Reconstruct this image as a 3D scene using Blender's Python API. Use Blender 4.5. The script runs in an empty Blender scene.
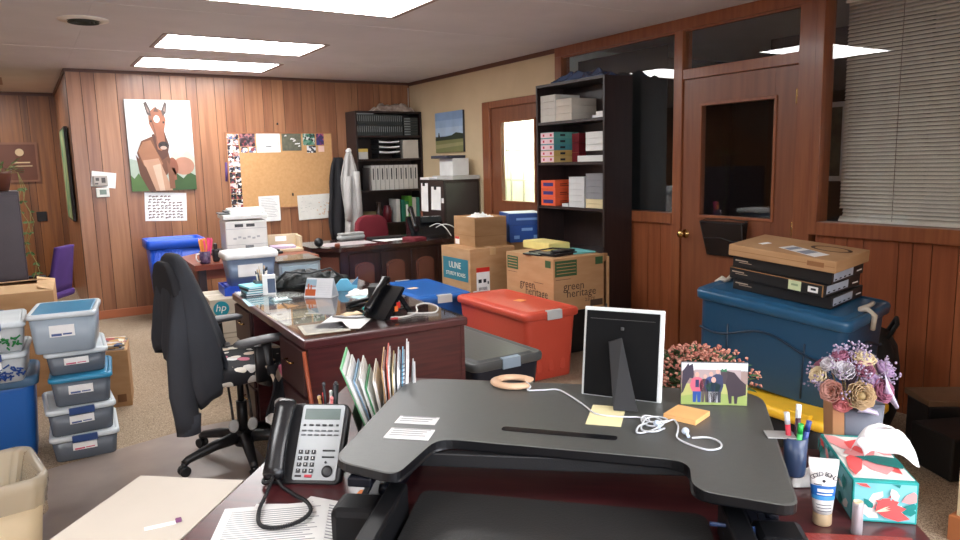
import bpy, bmesh, math, random
from mathutils import Vector, Matrix
random.seed(7)
PI = math.pi
R = math.radians
C = bpy.context.scene.collection
sc = bpy.context.scene

# ---------- camera, world, light, exposure ----------
cam = bpy.data.objects.new('camera', bpy.data.cameras.new('camera')); C.objects.link(cam)
yaw, pitch, roll = R(32.208), R(-8.484), R(-1.371)
fw = Vector((math.sin(yaw)*math.cos(pitch), math.cos(yaw)*math.cos(pitch), math.sin(pitch)))
r0 = Vector((math.cos(yaw), -math.sin(yaw), 0)); u0 = r0.cross(fw)
cr = r0*math.cos(roll)+u0*math.sin(roll); cu = u0*math.cos(roll)-r0*math.sin(roll)
cam.matrix_world = Matrix(((cr.x, cu.x, -fw.x, 0), (cr.y, cu.y, -fw.y, 0), (cr.z, cu.z, -fw.z, 1.4597), (0, 0, 0, 1)))
cam.data.sensor_width = 36; cam.data.lens = 717.05/960*36; cam.data.clip_start = 0.05
sc.camera = cam
w = bpy.data.worlds.new('world'); sc.world = w; w.use_nodes = True
w.node_tree.nodes['Background'].inputs[0].default_value = (.55, .6, .7, 1)
w.node_tree.nodes['Background'].inputs[1].default_value = .15
sc.view_settings.view_transform = 'Standard'; sc.view_settings.look = 'None'
sc.view_settings.exposure = 0.45; sc.view_settings.gamma = 1.0
LAMP = 14.0          # brightness of the fluorescent troffers
DAY_FILL = 6.0           # strength of the added glowing window behind the camera
XR, YB, H = 4.084, 7.997, 2.44

# ---------- materials ----------
def lin(c):
    c = c/255.0
    return c/12.92 if c <= .04045 else ((c+.055)/1.055)**2.4
def rgb(c): return (lin(c[0]), lin(c[1]), lin(c[2]), 1)
MC = {}
def P(name, c, rough=.5, metal=0, spec=.5, c2=None, nscale=8, stretch=(1, 1, 1), bump=0, bscale=None, alpha=1, coat=0, ramp=(.35, .65), trans=0, detail=4, sub=0):
    if name in MC: return MC[name]
    m = bpy.data.materials.new(name); m.use_nodes = True; nt = m.node_tree; b = nt.nodes['Principled BSDF']
    b.inputs['Base Color'].default_value = rgb(c); b.inputs['Roughness'].default_value = rough
    b.inputs['Metallic'].default_value = metal; b.inputs['Specular IOR Level'].default_value = spec
    b.inputs['Coat Weight'].default_value = coat; b.inputs['Coat Roughness'].default_value = .15
    b.inputs['Alpha'].default_value = alpha; b.inputs['Transmission Weight'].default_value = trans
    if c2 is None and not bump: c2 = tuple(min(255, x*1.05+1) for x in c)
    tc = nt.nodes.new('ShaderNodeTexCoord'); mp = nt.nodes.new('ShaderNodeMapping'); mp.inputs['Scale'].default_value = stretch
    nt.links.new(tc.outputs['Object'], mp.inputs['Vector'])
    nz = nt.nodes.new('ShaderNodeTexNoise'); nz.inputs['Scale'].default_value = nscale; nz.inputs['Detail'].default_value = detail
    nt.links.new(mp.outputs['Vector'], nz.inputs['Vector'])
    if c2 is not None:
        rp = nt.nodes.new('ShaderNodeValToRGB'); rp.color_ramp.elements[0].position = ramp[0]; rp.color_ramp.elements[1].position = ramp[1]
        rp.color_ramp.elements[0].color = rgb(c); rp.color_ramp.elements[1].color = rgb(c2)
        nt.links.new(nz.outputs['Fac'], rp.inputs['Fac']); nt.links.new(rp.outputs['Color'], b.inputs['Base Color'])
    if bump:
        bp = nt.nodes.new('ShaderNodeBump'); bp.inputs['Strength'].default_value = bump; bp.inputs['Distance'].default_value = .01
        n2 = nz
        if bscale:
            n2 = nt.nodes.new('ShaderNodeTexNoise'); n2.inputs['Scale'].default_value = bscale; nt.links.new(mp.outputs['Vector'], n2.inputs['Vector'])
        nt.links.new(n2.outputs['Fac'], bp.inputs['Height']); nt.links.new(bp.outputs['Normal'], b.inputs['Normal'])
    MC[name] = m
    return m
def emis(name, c, s):
    m = bpy.data.materials.new(name); m.use_nodes = True; nt = m.node_tree; b = nt.nodes['Principled BSDF']
    b.inputs['Base Color'].default_value = (.8, .8, .8, 1)
    b.inputs['Emission Color'].default_value = rgb(c); b.inputs['Emission Strength'].default_value = s
    return m
def glassmat(name, tint, ior=1.5, rough=0.0, body=0.0, boost=1.0):
    m = bpy.data.materials.new(name); m.use_nodes = True; nt = m.node_tree; nt.nodes.clear()
    o = nt.nodes.new('ShaderNodeOutputMaterial'); mx = nt.nodes.new('ShaderNodeMixShader')
    fr = nt.nodes.new('ShaderNodeFresnel'); fr.inputs['IOR'].default_value = ior
    ge = nt.nodes.new('ShaderNodeNewGeometry'); mi = nt.nodes.new('ShaderNodeMix'); mi.inputs[2].default_value = ior; mi.inputs[3].default_value = 1/ior
    nt.links.new(ge.outputs['Backfacing'], mi.inputs[0]); nt.links.new(mi.outputs[0], fr.inputs['IOR'])   # same reflectance from both faces of a pane
    t = nt.nodes.new('ShaderNodeBsdfTransparent'); t.inputs['Color'].default_value = rgb(tint)
    g = nt.nodes.new('ShaderNodeBsdfGlossy'); g.inputs['Roughness'].default_value = rough
    mu = nt.nodes.new('ShaderNodeMath'); mu.operation = 'MULTIPLY'; mu.inputs[1].default_value = boost; mu.use_clamp = True
    nt.links.new(fr.outputs[0], mu.inputs[0]); nt.links.new(mu.outputs[0], mx.inputs[0])
    src = t.outputs[0]
    if body:
        d = nt.nodes.new('ShaderNodeBsdfDiffuse'); d.inputs['Color'].default_value = rgb(tint)
        m2 = nt.nodes.new('ShaderNodeMixShader'); m2.inputs[0].default_value = body
        nt.links.new(t.outputs[0], m2.inputs[1]); nt.links.new(d.outputs[0], m2.inputs[2]); src = m2.outputs[0]
    nt.links.new(src, mx.inputs[1]); nt.links.new(g.outputs[0], mx.inputs[2]); nt.links.new(mx.outputs[0], o.inputs['Surface'])
    return m
def voro(name, cols, scale=12, rough=.7, feature='F1', stretch=(1, 1, 1), base=None, thr=None):
    """patchwork of flat colours (printed patterns, floral cloth, photo collages)"""
    m = bpy.data.materials.new(name); m.use_nodes = True; nt = m.node_tree; b = nt.nodes['Principled BSDF']; b.inputs['Roughness'].default_value = rough
    tc = nt.nodes.new('ShaderNodeTexCoord'); mp = nt.nodes.new('ShaderNodeMapping'); mp.inputs['Scale'].default_value = stretch
    oi = nt.nodes.new('ShaderNodeObjectInfo'); ad = nt.nodes.new('ShaderNodeVectorMath'); ad.operation = 'ADD'
    ml = nt.nodes.new('ShaderNodeMath'); ml.operation = 'MULTIPLY'; ml.inputs[1].default_value = 50
    nt.links.new(oi.outputs['Random'], ml.inputs[0]); nt.links.new(tc.outputs['Object'], ad.inputs[0]); nt.links.new(ml.outputs[0], ad.inputs[1])
    nt.links.new(ad.outputs[0], mp.inputs['Vector'])
    nz = nt.nodes.new('ShaderNodeTexNoise'); nz.inputs['Scale'].default_value = scale*.7; nt.links.new(mp.outputs['Vector'], nz.inputs['Vector'])
    mv = nt.nodes.new('ShaderNodeMixRGB'); mv.blend_type = 'ADD'; mv.inputs[0].default_value = .06*10/scale
    nt.links.new(mp.outputs['Vector'], mv.inputs[1]); nt.links.new(nz.outputs['Color'], mv.inputs[2])
    v = nt.nodes.new('ShaderNodeTexVoronoi'); v.inputs['Scale'].default_value = scale; nt.links.new(mv.outputs[0], v.inputs['Vector'])
    sp = nt.nodes.new('ShaderNodeSeparateColor'); nt.links.new(v.outputs['Color'], sp.inputs[0])
    rp = nt.nodes.new('ShaderNodeValToRGB'); rp.color_ramp.interpolation = 'CONSTANT'
    els = rp.color_ramp.elements
    while len(els) < len(cols): els.new(.5)
    for i, c in enumerate(cols): els[i].position = i/len(cols); els[i].color = rgb(c)
    nt.links.new(sp.outputs[0], rp.inputs['Fac'])
    out = rp.outputs['Color']
    if base is not None:
        r2 = nt.nodes.new('ShaderNodeMath'); r2.operation = 'LESS_THAN'; r2.inputs[1].default_value = thr
        nt.links.new(v.outputs['Distance'], r2.inputs[0])
        mx = nt.nodes.new('ShaderNodeMixRGB'); mx.inputs[1].default_value = rgb(base)
        nt.links.new(r2.outputs[0], mx.inputs[0]); nt.links.new(out, mx.inputs[2]); out = mx.outputs[0]
    nt.links.new(out, b.inputs['Base Color'])
    return m

# ---------- mesh building ----------
def rrect(w_, d_, r, cx=0, cy=0, n=4):
    pts = []
    for (sx, sy, a0) in ((1, 1, 0), (-1, 1, 90), (-1, -1, 180), (1, -1, 270)):
        for k in range(n+1):
            a = R(a0+90*k/n); pts.append((cx+sx*(w_/2-r)+r*math.cos(a), cy+sy*(d_/2-r)+r*math.sin(a)))
    return pts
def fillet(pts, rads, n=5):
    out = []; L = len(pts)
    for i in range(L):
        p = Vector(pts[i]); a = Vector(pts[i-1])-p; b = Vector(pts[(i+1) % L])-p
        r = rads[i] if isinstance(rads, (list, tuple)) else rads
        if r <= 0: out.append(tuple(p)); continue
        s = p+a.normalized()*min(r, a.length*.49); e = p+b.normalized()*min(r, b.length*.49)
        for k in range(n+1):
            t = k/n; q = s*(1-t)**2+p*2*t*(1-t)+e*t*t; out.append((q.x, q.y))
    return out
class MB:
    def __init__(s): s.bm = bmesh.new(); s.mats = []; s.mi = 0
    def m(s, mat):
        if mat not in s.mats: s.mats.append(mat)
        s.mi = s.mats.index(mat); return s
    def face(s, vs):
        try: f = s.bm.faces.new(vs)
        except ValueError: return None
        f.material_index = s.mi; return f
    def v(s, p): return s.bm.verts.new(p)
    def loft(s, secs, cap0=True, cap1=True, closed=True, smooth=True):
        rows = [[s.v(p) for p in sec] for sec in secs]; n = len(rows[0])
        for a, b in zip(rows, rows[1:]):
            for i in range(n if closed else n-1):
                j = (i+1) % n
                f = s.face((a[i], a[j], b[j], b[i]))
                if f: f.smooth = smooth
        if cap0: s.face(list(reversed(rows[0])))
        if cap1: s.face(rows[-1])
        return s
    def box(s, x0, x1, y0, y1, z0, z1, bev=0):
        if x0 > x1: x0, x1 = x1, x0
        if y0 > y1: y0, y1 = y1, y0
        if z0 > z1: z0, z1 = z1, z0
        if bev:
            b = min(bev, (x1-x0)*.49, (y1-y0)*.49, (z1-z0)*.49); cx, cy = (x0+x1)/2, (y0+y1)/2; W, D = x1-x0, y1-y0
            S = lambda k, z: [(p[0], p[1], z) for p in rrect(W-2*k, D-2*k, max(b*1.0-k*.9, b*.1), cx, cy, 2)]
            return s.loft([S(b, z0), S(b*.3, z0+b*.3), S(0, z0+b), S(0, z1-b), S(b*.3, z1-b*.3), S(b, z1)], smooth=False)
        vs = [s.v(p) for p in ((x0, y0, z0), (x1, y0, z0), (x1, y1, z0), (x0, y1, z0), (x0, y0, z1), (x1, y0, z1), (x1, y1, z1), (x0, y1, z1))]
        for q in ((3, 2, 1, 0), (4, 5, 6, 7), (0, 1, 5, 4), (1, 2, 6, 5), (2, 3, 7, 6), (3, 0, 4, 7)): s.face([vs[i] for i in q])
        return s
    def cbox(s, c, d, bev=0): return s.box(c[0]-d[0]/2, c[0]+d[0]/2, c[1]-d[1]/2, c[1]+d[1]/2, c[2]-d[2]/2, c[2]+d[2]/2, bev)
    def prism(s, poly, z0, z1, f=None, bev=0):
        """extrude a polygon between z0 and z1; f maps (a, b, c) to x, y, z"""
        f = f or (lambda a, b, c: (a, b, c))
        lo = [s.v(f(a, b, z0)) for a, b in poly]; hi = [s.v(f(a, b, z1)) for a, b in poly]; n = len(poly)
        s.face(list(reversed(lo))); s.face(hi)
        for i in range(n): s.face((lo[i], lo[(i+1) % n], hi[(i+1) % n], hi[i]))
        return s
    def tube(s, pts, r, n=8, cap=True):
        pts = [Vector(p) for p in pts]; rs = r if isinstance(r, (list, tuple)) else [r]*len(pts)
        secs = []; up = None
        for i, p in enumerate(pts):
            t = (pts[min(i+1, len(pts)-1)]-pts[max(i-1, 0)]).normalized()
            if up is None:
                up = Vector((0, 0, 1)) if abs(t.z) < .9 else Vector((1, 0, 0))
            x = t.cross(up)
            if x.length < 1e-5: x = t.orthogonal()
            x.normalize(); y = x.cross(t).normalized(); up = y
            secs.append([tuple(p+(x*math.cos(2*PI*k/n)+y*math.sin(2*PI*k/n))*rs[i]) for k in range(n)])
        return s.loft(secs, cap, cap)
    def lathe(s, prof, c=(0, 0, 0), n=20, cap0=True, cap1=True, sx=1, sy=1):
        return s.loft([[(c[0]+r*sx*math.cos(2*PI*k/n), c[1]+r*sy*math.sin(2*PI*k/n), c[2]+z) for k in range(n)] for r, z in prof], cap0, cap1)
    def grid(s, f, nu, nv, thick=0):
        vs = [[s.v(f(i/nu, j/nv)) for j in range(nv+1)] for i in range(nu+1)]
        for i in range(nu):
            for j in range(nv):
                q = s.face((vs[i][j], vs[i+1][j], vs[i+1][j+1], vs[i][j+1]))
                if q: q.smooth = True
        return s
    def sphere(s, c, r, n=8, sc_=(1, 1, 1)):
        return s.lathe([(max(r*math.sin(PI*k/n), r*.02)*1, -r*math.cos(PI*k/n)*sc_[2]) for k in range(n+1)], c, n+2, sx=sc_[0], sy=sc_[1])
    def build(s, name, mat=None, parent=None, label=None, solid=0, xf=None):
        if xf is not None: bmesh.ops.transform(s.bm, matrix=xf, verts=s.bm.verts)
        me = bpy.data.meshes.new(name)
        bmesh.ops.recalc_face_normals(s.bm, faces=s.bm.faces)
        s.bm.to_mesh(me); s.bm.free()
        if mat is not None and not s.mats: me.materials.append(mat)
        for q in s.mats: me.materials.append(q)
        o = bpy.data.objects.new(name, me); C.objects.link(o)
        if parent is not None: o.parent = parent
        if label: o['label'] = label
        if solid:
            md = o.modifiers.new('Solidify', 'SOLIDIFY'); md.thickness = solid; md.offset = 0
        return o
def tag(o, label, cat, group=None, loc=None, rz=None, kind=None):
    o['label'] = label; o['category'] = cat
    if group: o['group'] = group
    if kind: o['kind'] = kind
    if loc is not None: o.location = loc
    if rz is not None: o.rotation_euler = (0, 0, rz)
    return o
def thing(name, label, cat, loc=(0, 0, 0), rz=0, group=None):
    o = bpy.data.objects.new(name, None); C.objects.link(o); o.empty_display_size = .1
    return tag(o, label, cat, group, loc, rz)
def struct(o): o['kind'] = 'structure'; return o
def copy_tree(o, label=None, loc=None, rz=None):
    c = o.copy(); C.objects.link(c)
    if label: c['label'] = label
    if loc is not None: c.location = loc
    if rz is not None: c.rotation_euler = (0, 0, rz)
    for ch in list(o.children):
        d = ch.copy(); C.objects.link(d); d.parent = c
        for g in list(ch.children):
            e = g.copy(); C.objects.link(e); e.parent = d
    return c
def text(s, size, mat, parent, o, ex, ey, name='lettering', depth=.0008, align='CENTER', squeeze=1):
    """flat raised lettering; o origin, ex reading direction, ey up direction"""
    cu_ = bpy.data.curves.new('t', 'FONT'); cu_.body = s; cu_.size = size; cu_.extrude = depth/2; cu_.align_x = align; cu_.align_y = 'CENTER'; cu_.resolution_u = 2
    t = bpy.data.objects.new('t', cu_); C.objects.link(t); bpy.context.view_layer.update()
    me = bpy.data.meshes.new_from_object(t.evaluated_get(bpy.context.evaluated_depsgraph_get()))
    bpy.data.objects.remove(t); bpy.data.curves.remove(cu_)
    ex = Vector(ex).normalized(); ey = Vector(ey).normalized(); ez = ex.cross(ey)
    me.transform(Matrix(((ex.x*squeeze, ey.x, ez.x, o[0]), (ex.y*squeeze, ey.y, ez.y, o[1]), (ex.z*squeeze, ey.z, ez.z, o[2]), (0, 0, 0, 1))))
    me.materials.clear(); me.materials.append(mat); me.name = name
    ob = bpy.data.objects.new(name, me); C.objects.link(ob); ob.parent = parent
    return ob
def face_map(o, ex, ey, W, Hh, off=0.0):
    """2D unit square coordinates -> a plane at o spanned by ex*W, ey*H, lifted along the normal"""
    o = Vector(o); ex = Vector(ex).normalized(); ey = Vector(ey).normalized(); n = ex.cross(ey)
    return lambda a, b, c: tuple(o+ex*(a*W)+ey*(b*Hh)+n*(c+off))
def catmull(P3, n=5):
    P3 = [Vector(p) for p in P3]
    out = []
    for i in range(len(P3)-1):
        a, b_, c, d = P3[max(i-1, 0)], P3[i], P3[i+1], P3[min(i+2, len(P3)-1)]
        for k in range(n):
            t_ = k/n; out.append(.5*((2*b_)+(c-a)*t_+(2*a-5*b_+4*c-d)*t_*t_+(3*b_-a-3*c+d)*t_**3))
    return out+[P3[-1]]
# shared materials
M = dict(
    black=P('black_plastic', (24, 24, 26), .45, bump=.1, bscale=300),
    blackg=P('black_gloss', (16, 17, 20), .25),
    white=P('white_paper', (232, 232, 230), .8),
    whitep=P('white_plastic', (225, 226, 224), .4),
    grey=P('grey_plastic', (150, 155, 160), .45),
    card=P('cardboard', (186, 146, 104), .85, c2=(176, 134, 92), nscale=5, stretch=(1, 1, 4)),
    cardd=P('cardboard_edge', (150, 110, 72), .9),
    tape=P('packing_tape', (190, 155, 112), .3),
    espresso=P('espresso_laminate', (46, 32, 30), .38, c2=(36, 25, 24), nscale=6, stretch=(6, 6, .5)),
    burg=P('burgundy_veneer', (88, 40, 42), .28, c2=(70, 32, 36), nscale=5, stretch=(1, 12, 12), coat=.3),
    cherry=P('cherry_wood', (150, 90, 56), .35, c2=(132, 74, 46), nscale=4, stretch=(9, 9, .6), coat=.15),
    cherryd=P('cherry_door_veneer', (136, 82, 54), .35, c2=(120, 68, 44), nscale=3, stretch=(7, 7, .5), coat=.15),
    chrome=P('brushed_steel', (190, 190, 190), .3, 1), brass=P('aged_brass', (196, 160, 100), .25, 1),
    cable=P('white_cable', (215, 213, 208), .5), ink=P('print_ink', (40, 40, 46), .8), red=P('red_plastic', (205, 45, 38), .4),
)
# ================= THE SETTING =================
cream = P('cream_wall_paint', (214, 192, 156), .8, c2=(208, 186, 150), nscale=4)
# floor: speckled tan carpet
cm = voro('speckled_carpet', [(168, 148, 124), (142, 122, 100), (186, 166, 142), (122, 102, 84), (158, 138, 114)], 260, .95)
fl = MB().box(-2.6, XR+2.4, -2.2, 10.6, -.05, 0).build('floor', cm); struct(fl)
ceil_m = P('painted_ceiling', (226, 222, 222), .85, c2=(220, 216, 216), nscale=3, bump=.05, bscale=80)
b = MB().box(-2.6, XR+2.4, -2.2, 10.6, H, H+.05)
for y in (-1.2, 1.25, 3.66, 4.88, 6.7): b.box(-2.6, XR, y, y+.004, H-.0015, H+.01)
for x in (-.55, .45): b.box(x, x+.004, -2.2, 8, H-.0015, H+.01)
struct(b.build('ceiling', ceil_m))
# pine-brown random width panelling
wood = [P('panel_wood_%s' % n, c, .34, c2=c2, nscale=3.2, stretch=(9, 9, .45), coat=.1, detail=6) for n, c, c2 in (
    ('amber', (166, 116, 84), (142, 96, 68)), ('honey', (172, 122, 88), (150, 102, 72)), ('russet', (156, 106, 76), (132, 86, 62)))]
groove = P('panel_groove', (44, 26, 18), .8); groovel = P('panel_groove_light', (150, 104, 76), .7)
def panelling(name, a0, a1, z0, z1, f, cuts=None, seed=3, mats=wood):
    """boards run vertically; f(a, depth, z) -> world point"""
    rd = random.Random(seed); b = MB(); xs = list(cuts or [a0])
    while xs[-1] < a1: xs.append(min(xs[-1]+rd.choice((.075, .1, .13, .16, .2, .24)), a1))
    def bx(p, q, d0, d1):
        c = [f(p, d0, z0), f(q, d0, z0), f(q, d1, z0), f(p, d1, z0), f(p, d0, z1), f(q, d0, z1), f(q, d1, z1), f(p, d1, z1)]
        vs = [b.v(k) for k in c]
        for q_ in ((3, 2, 1, 0), (4, 5, 6, 7), (0, 1, 5, 4), (1, 2, 6, 5), (2, 3, 7, 6), (3, 0, 4, 7)): b.face([vs[i] for i in q_])
    b.m(groove); bx(a0, a1, .008, .06)
    for p, q in zip(xs, xs[1:]):
        b.m(rd.choice(mats)); bx(p+.0025, q-.0025, 0, .012)
    return struct(b.build(name))
panelling('wall_back', .444, XR+.1, 0, H, lambda a, d, z: (a, YB+d, z), [.444, .57, .685, .875, 1.115, 1.27, 1.37, 1.52, 1.62, 1.8])
panelling('wall_hall_side', YB+.06, 10.5, 0, H, lambda a, d, z: (.444+d, a, z), seed=5)
hw = [P('hall_wood_%s' % n, c, .4, c2=c2, nscale=3, stretch=(9, 9, .45)) for n, c, c2 in (('a', (150, 96, 50), (120, 74, 40)), ('b', (132, 84, 46), (104, 64, 36)))]
panelling('wall_hall_back', -2.6, .5, 0, H, lambda a, d, z: (a, 10.5+d, z), seed=9, mats=hw)
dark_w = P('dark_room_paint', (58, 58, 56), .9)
struct(MB().box(-2.66, -2.6, -2.2, 10.6, 0, H).build('wall_left', hw[1]))
# wall behind the camera with an added, unseen window that glows as fill light
b = MB().m(cream).box(-2.6, -1.6, -2.26, -2.2, 0, H).box(3.2, XR, -2.26, -2.2, 0, H).box(-1.6, 3.2, -2.26, -2.2, 0, .9).box(-1.6, 3.2, -2.26, -2.2, 2.25, H)
struct(b.build('wall_front'))
b = MB()
for x in (-1.6, -.4, .8, 2.0, 3.16): b.box(x, x+.04, -2.25, -2.2, .9, 2.25)
b.box(-1.6, 3.2, -2.25, -2.19, .9, .94).box(-1.6, 3.2, -2.25, -2.2, 2.21, 2.25)
struct(b.build('window_5', P('window_white', (220, 220, 214), .5)))  # frame of the added window, out of view
struct(MB().box(-1.6, 3.2, -2.30, -2.29, .9, 2.25).build('window_6', emis('added_fill_light', (232, 240, 255), DAY_FILL)))  # emissive panel added out of view to brighten the foreground
# cream part of right wall with the opening of the far door
b = MB().m(cream)
b.box(XR, XR+.1, 6.34, YB+.1, 0, H).box(XR, XR+.1, 5.2, 6.34, 2.07, H).box(XR, XR+.1, 5.14, 5.2, 0, H)
struct(b.build('wall_right'))
# lower panelled dado of the right wall: left of the door and below the blind window
cw = [P('dado_wood_%s' % n, c, .36, c2=c2, nscale=3, stretch=(9, 9, .5), coat=.1) for n, c, c2 in (('a', (158, 92, 58), (138, 76, 46)), ('b', (150, 84, 52), (130, 70, 42)))]
panelling('wall_right_dado', -2.2, 2.61, 0, .98, lambda a, d, z: (XR+d, a, z), seed=12, mats=cw)
panelling('wall_right_panel', 3.75, 5.14, 0, .98, lambda a, d, z: (XR+d, a, z), seed=13, mats=cw)
b = MB()
b.box(XR-.02, XR+.08, -2.2, 5.14, 2.36, H, .004)            # header beam
b.box(XR-.02, XR+.08, 3.675, 3.755, 0, 2.36, .004)           # post left of door
b.box(XR-.02, XR+.08, 2.64, 2.757, 0, 2.36, .004)            # post right of door
b.box(XR-.035, XR+.08, 2.585, 2.64, .98, 2.36, .004)         # inner stop beside the blind window
b.box(XR-.02, XR+.08, 5.05, 5.14, 0, 2.36, .004)
b.box(XR-.015, XR+.08, 2.757, 3.675, 2.014, 2.085, .004)     # transom bar
b.box(XR-.03, XR+.08, -2.2, 2.64, .976, 1.058, .004)         # sill rail right
b.box(XR-.03, XR+.08, 3.755, 5.05, .976, 1.058, .004)        # sill rail left
b.box(XR-.008, XR+.02, 2.757, 3.675, 2.345, 2.36).box(XR-.008, XR+.02, 3.755, 5.05, 2.345, 2.36)
struct(b.build('trim_1', M['cherry']))
b = MB().box(XR-.018, XR, 5.14, YB, H-.04, H, .003)
struct(b.build('trim_2', P('crown_strip', (98, 62, 46), .5)))
b = MB().box(.444, XR, YB-.012, YB, H-.03, H).box(.432, .444, YB, 10.5, H-.04, H).box(-2.6, .43, 10.488, 10.5, H-.04, H)
struct(b.build('trim_3', P('dark_crown', (92, 58, 44), .5)))
struct(MB().box(.43, 1.0, YB-.014, YB, 0, .085, .004).box(1.0, XR, YB-.014, YB, 0, .085, .004).build('baseboard_back', P('baseboard_wood', (178, 106, 72), .45)))
struct(MB().box(-2.6, .43, 10.486, 10.5, 0, .09, .004).build('baseboard_hall', P('baseboard_wood2', (150, 92, 62), .5)))
# glazing
gl = glassmat('dark_room_glass', (253, 254, 254), 1.5, 0, 0, 1.2)
for i, (y0, y1, z0, z1) in enumerate(((3.755, 5.05, 1.058, 2.345), (2.757, 3.675, 2.085, 2.345), (-2.2, 2.585, 1.058, 2.36))):
    struct(MB().box(XR+.012, XR+.016, y0, y1, z0, z1).build('window_%d' % (i+1), gl))
# the big glazed door
dr = bpy.data.objects.new('door_1', None); C.objects.link(dr); struct(dr); dr.location = (XR, 2.757, 0)
b = MB()
DW = .918; g0, g1, gz0, gz1 = .165, .742, 1.057, 1.818
b.box(-.004, .034, 0.004, g0, .01, 2.01, .002).box(-.004, .034, g1, DW-.004, .01, 2.01, .002)
b.box(-.004, .034, g0, g1, .01, gz0, 0).box(-.004, .034, g0, g1, gz1, 2.01, 0)
b.build('door_slab', M['cherryd'], dr)
b = MB()
for (a0, a1, c0, c1) in ((g0-.02, g1+.02, gz0-.022, gz0), (g0-.02, g1+.02, gz1, gz1+.022), (g0-.02, g0, gz0, gz1), (g1, g1+.02, gz0, gz1)): b.box(-.014, .006, a0, a1, c0, c1, .003)
b.build('glazing_bead', M['cherry'], dr)
MB().box(.01, .014, g0, g1, gz0, gz1).build('door_glass', gl, dr)
kb = MB()
for pr in ([(.033, 0), (.033, .004), (.012, .008), (.011, .03), (.02, .038), (.028, .05), (.027, .062), (.018, .07), (.002, .072)],): kb.lathe(pr, n=18)
kb.build('door_knob', M['brass'], dr, xf=Matrix.Translation((-.004, .873, .911)) @ Matrix.Rotation(-PI/2, 4, 'Y'))
for z in (1.82, 1.0, .2): MB().box(-.012, .002, -.012, .014, z-.045, z+.045, .003).tube([(-.012, 0, z-.05), (-.012, 0, z+.05)], .006).build('hinge', M['brass'], dr)
# mesh file pocket hung on the door
t = thing('file_pocket', 'black wire mesh file pocket hanging on the glazed wooden door', 'file holder', (XR-.006, 3.08, .78))
b = MB(); mesh_m = P('black_mesh', (30, 24, 22), .5, alpha=.8)
b.loft([[(-.02-k*.05, .03-k*.02, k*.24), (-.02-k*.05, .33+k*.03, k*.24), (-.004, .33+k*.03, k*.24), (-.004, .03-k*.02, k*.24)] for k in (0, .5, 1)], cap1=False, smooth=False)
b.build('mesh_basket', mesh_m, t)
MB().tube([(-.07, .01, .235), (-.07, .36, .235), (-.006, .36, .25), (-.006, .18, .26), (-.006, .01, .25), (-.07, .01, .235)], .004, 6).tube([(-.02, .03, 0), (-.07, .01, .24)], .004, 6).tube([(-.02, .33, 0), (-.07, .36, .24)], .004, 6).tube([(-.045, .02, .12), (-.05, .1, .11), (-.05, .2, .13), (-.045, .34, .12)], .003, 6).build('wire_rim', M['black'], t)
# far door with bright glass
b = MB()
b.box(XR-.025, XR+.08, 6.2, 6.34, 0, 2.07, .006).box(XR-.025, XR+.08, 5.2, 5.3, 0, 2.07, .006).box(XR-.025, XR+.08, 5.3, 6.2, 2.0, 2.07, .006)
struct(b.build('trim_4', M['cherry']))
dr = bpy.data.objects.new('door_2', None); C.objects.link(dr); struct(dr); dr.location = (XR, 5.3, 0)
b = MB(); g0, g1, gz0, gz1 = .17, .72, 1.08, 1.85
b.box(0, .035, 0.003, g0, .01, 2.0).box(0, .035, g1, .897, .01, 2.0).box(0, .035, g0, g1, .01, gz0).box(0, .035, g0, g1, gz1, 2.0)
b.build('door_slab', M['cherryd'], dr)
b = MB()
for (a0, a1, c0, c1) in ((g0-.018, g1+.018, gz0-.018, gz0), (g0-.018, g1+.018, gz1, gz1+.018), (g0-.018, g0, gz0, gz1), (g1, g1+.018, gz0, gz1)): b.box(-.01, .004, a0, a1, c0, c1)
b.build('glazing_bead', M['cherry'], dr)
MB().box(.012, .016, g0, g1, gz0, gz1).build('door_glass', glassmat('clear_glass', (245, 248, 245)), dr)
# bright white room seen through it
bw = P('bright_room_paint', (226, 232, 224), .8)
b = MB().box(XR+1.0, XR+1.05, 5.18, 8.1, 0, H).box(XR+.1, XR+1.05, 5.12, 5.17, 0, H).box(XR+.1, XR+1.05, 8.1, 8.15, 0, H)
struct(b.build('wall_bright_room', bw))
t = thing('fluorescent_fitting', 'bright ceiling light in the white room behind the far door', 'light', (XR+.55, 6.6, H-.001))
MB().box(-.3, .3, -.8, .8, -.05, 0).build('housing', M['whitep'], t); MB().box(-.28, .28, -.78, .78, -.056, -.05).build('diffuser', emis('bright_room_light', (240, 250, 238), 26), t)
b = MB()
for z in (.9, 1.25, 1.6, 1.95): b.tube([(0, -.5, z), (0, .5, z)], .006, 6).tube([(-.18, -.5, z), (-.18, .5, z)], .006, 6)
for y in (-.5, .12, .5): b.tube([(0, y, 0), (0, y, 2.1)], .012, 6).tube([(-.18, y, 0), (-.18, y, 2.1)], .012, 6)
tag(b.build('wire_shelving', M['chrome']), 'grey wire shelving rack seen through the bright door glass', 'shelf', loc=(XR+.95, 6.85, 0))
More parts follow.
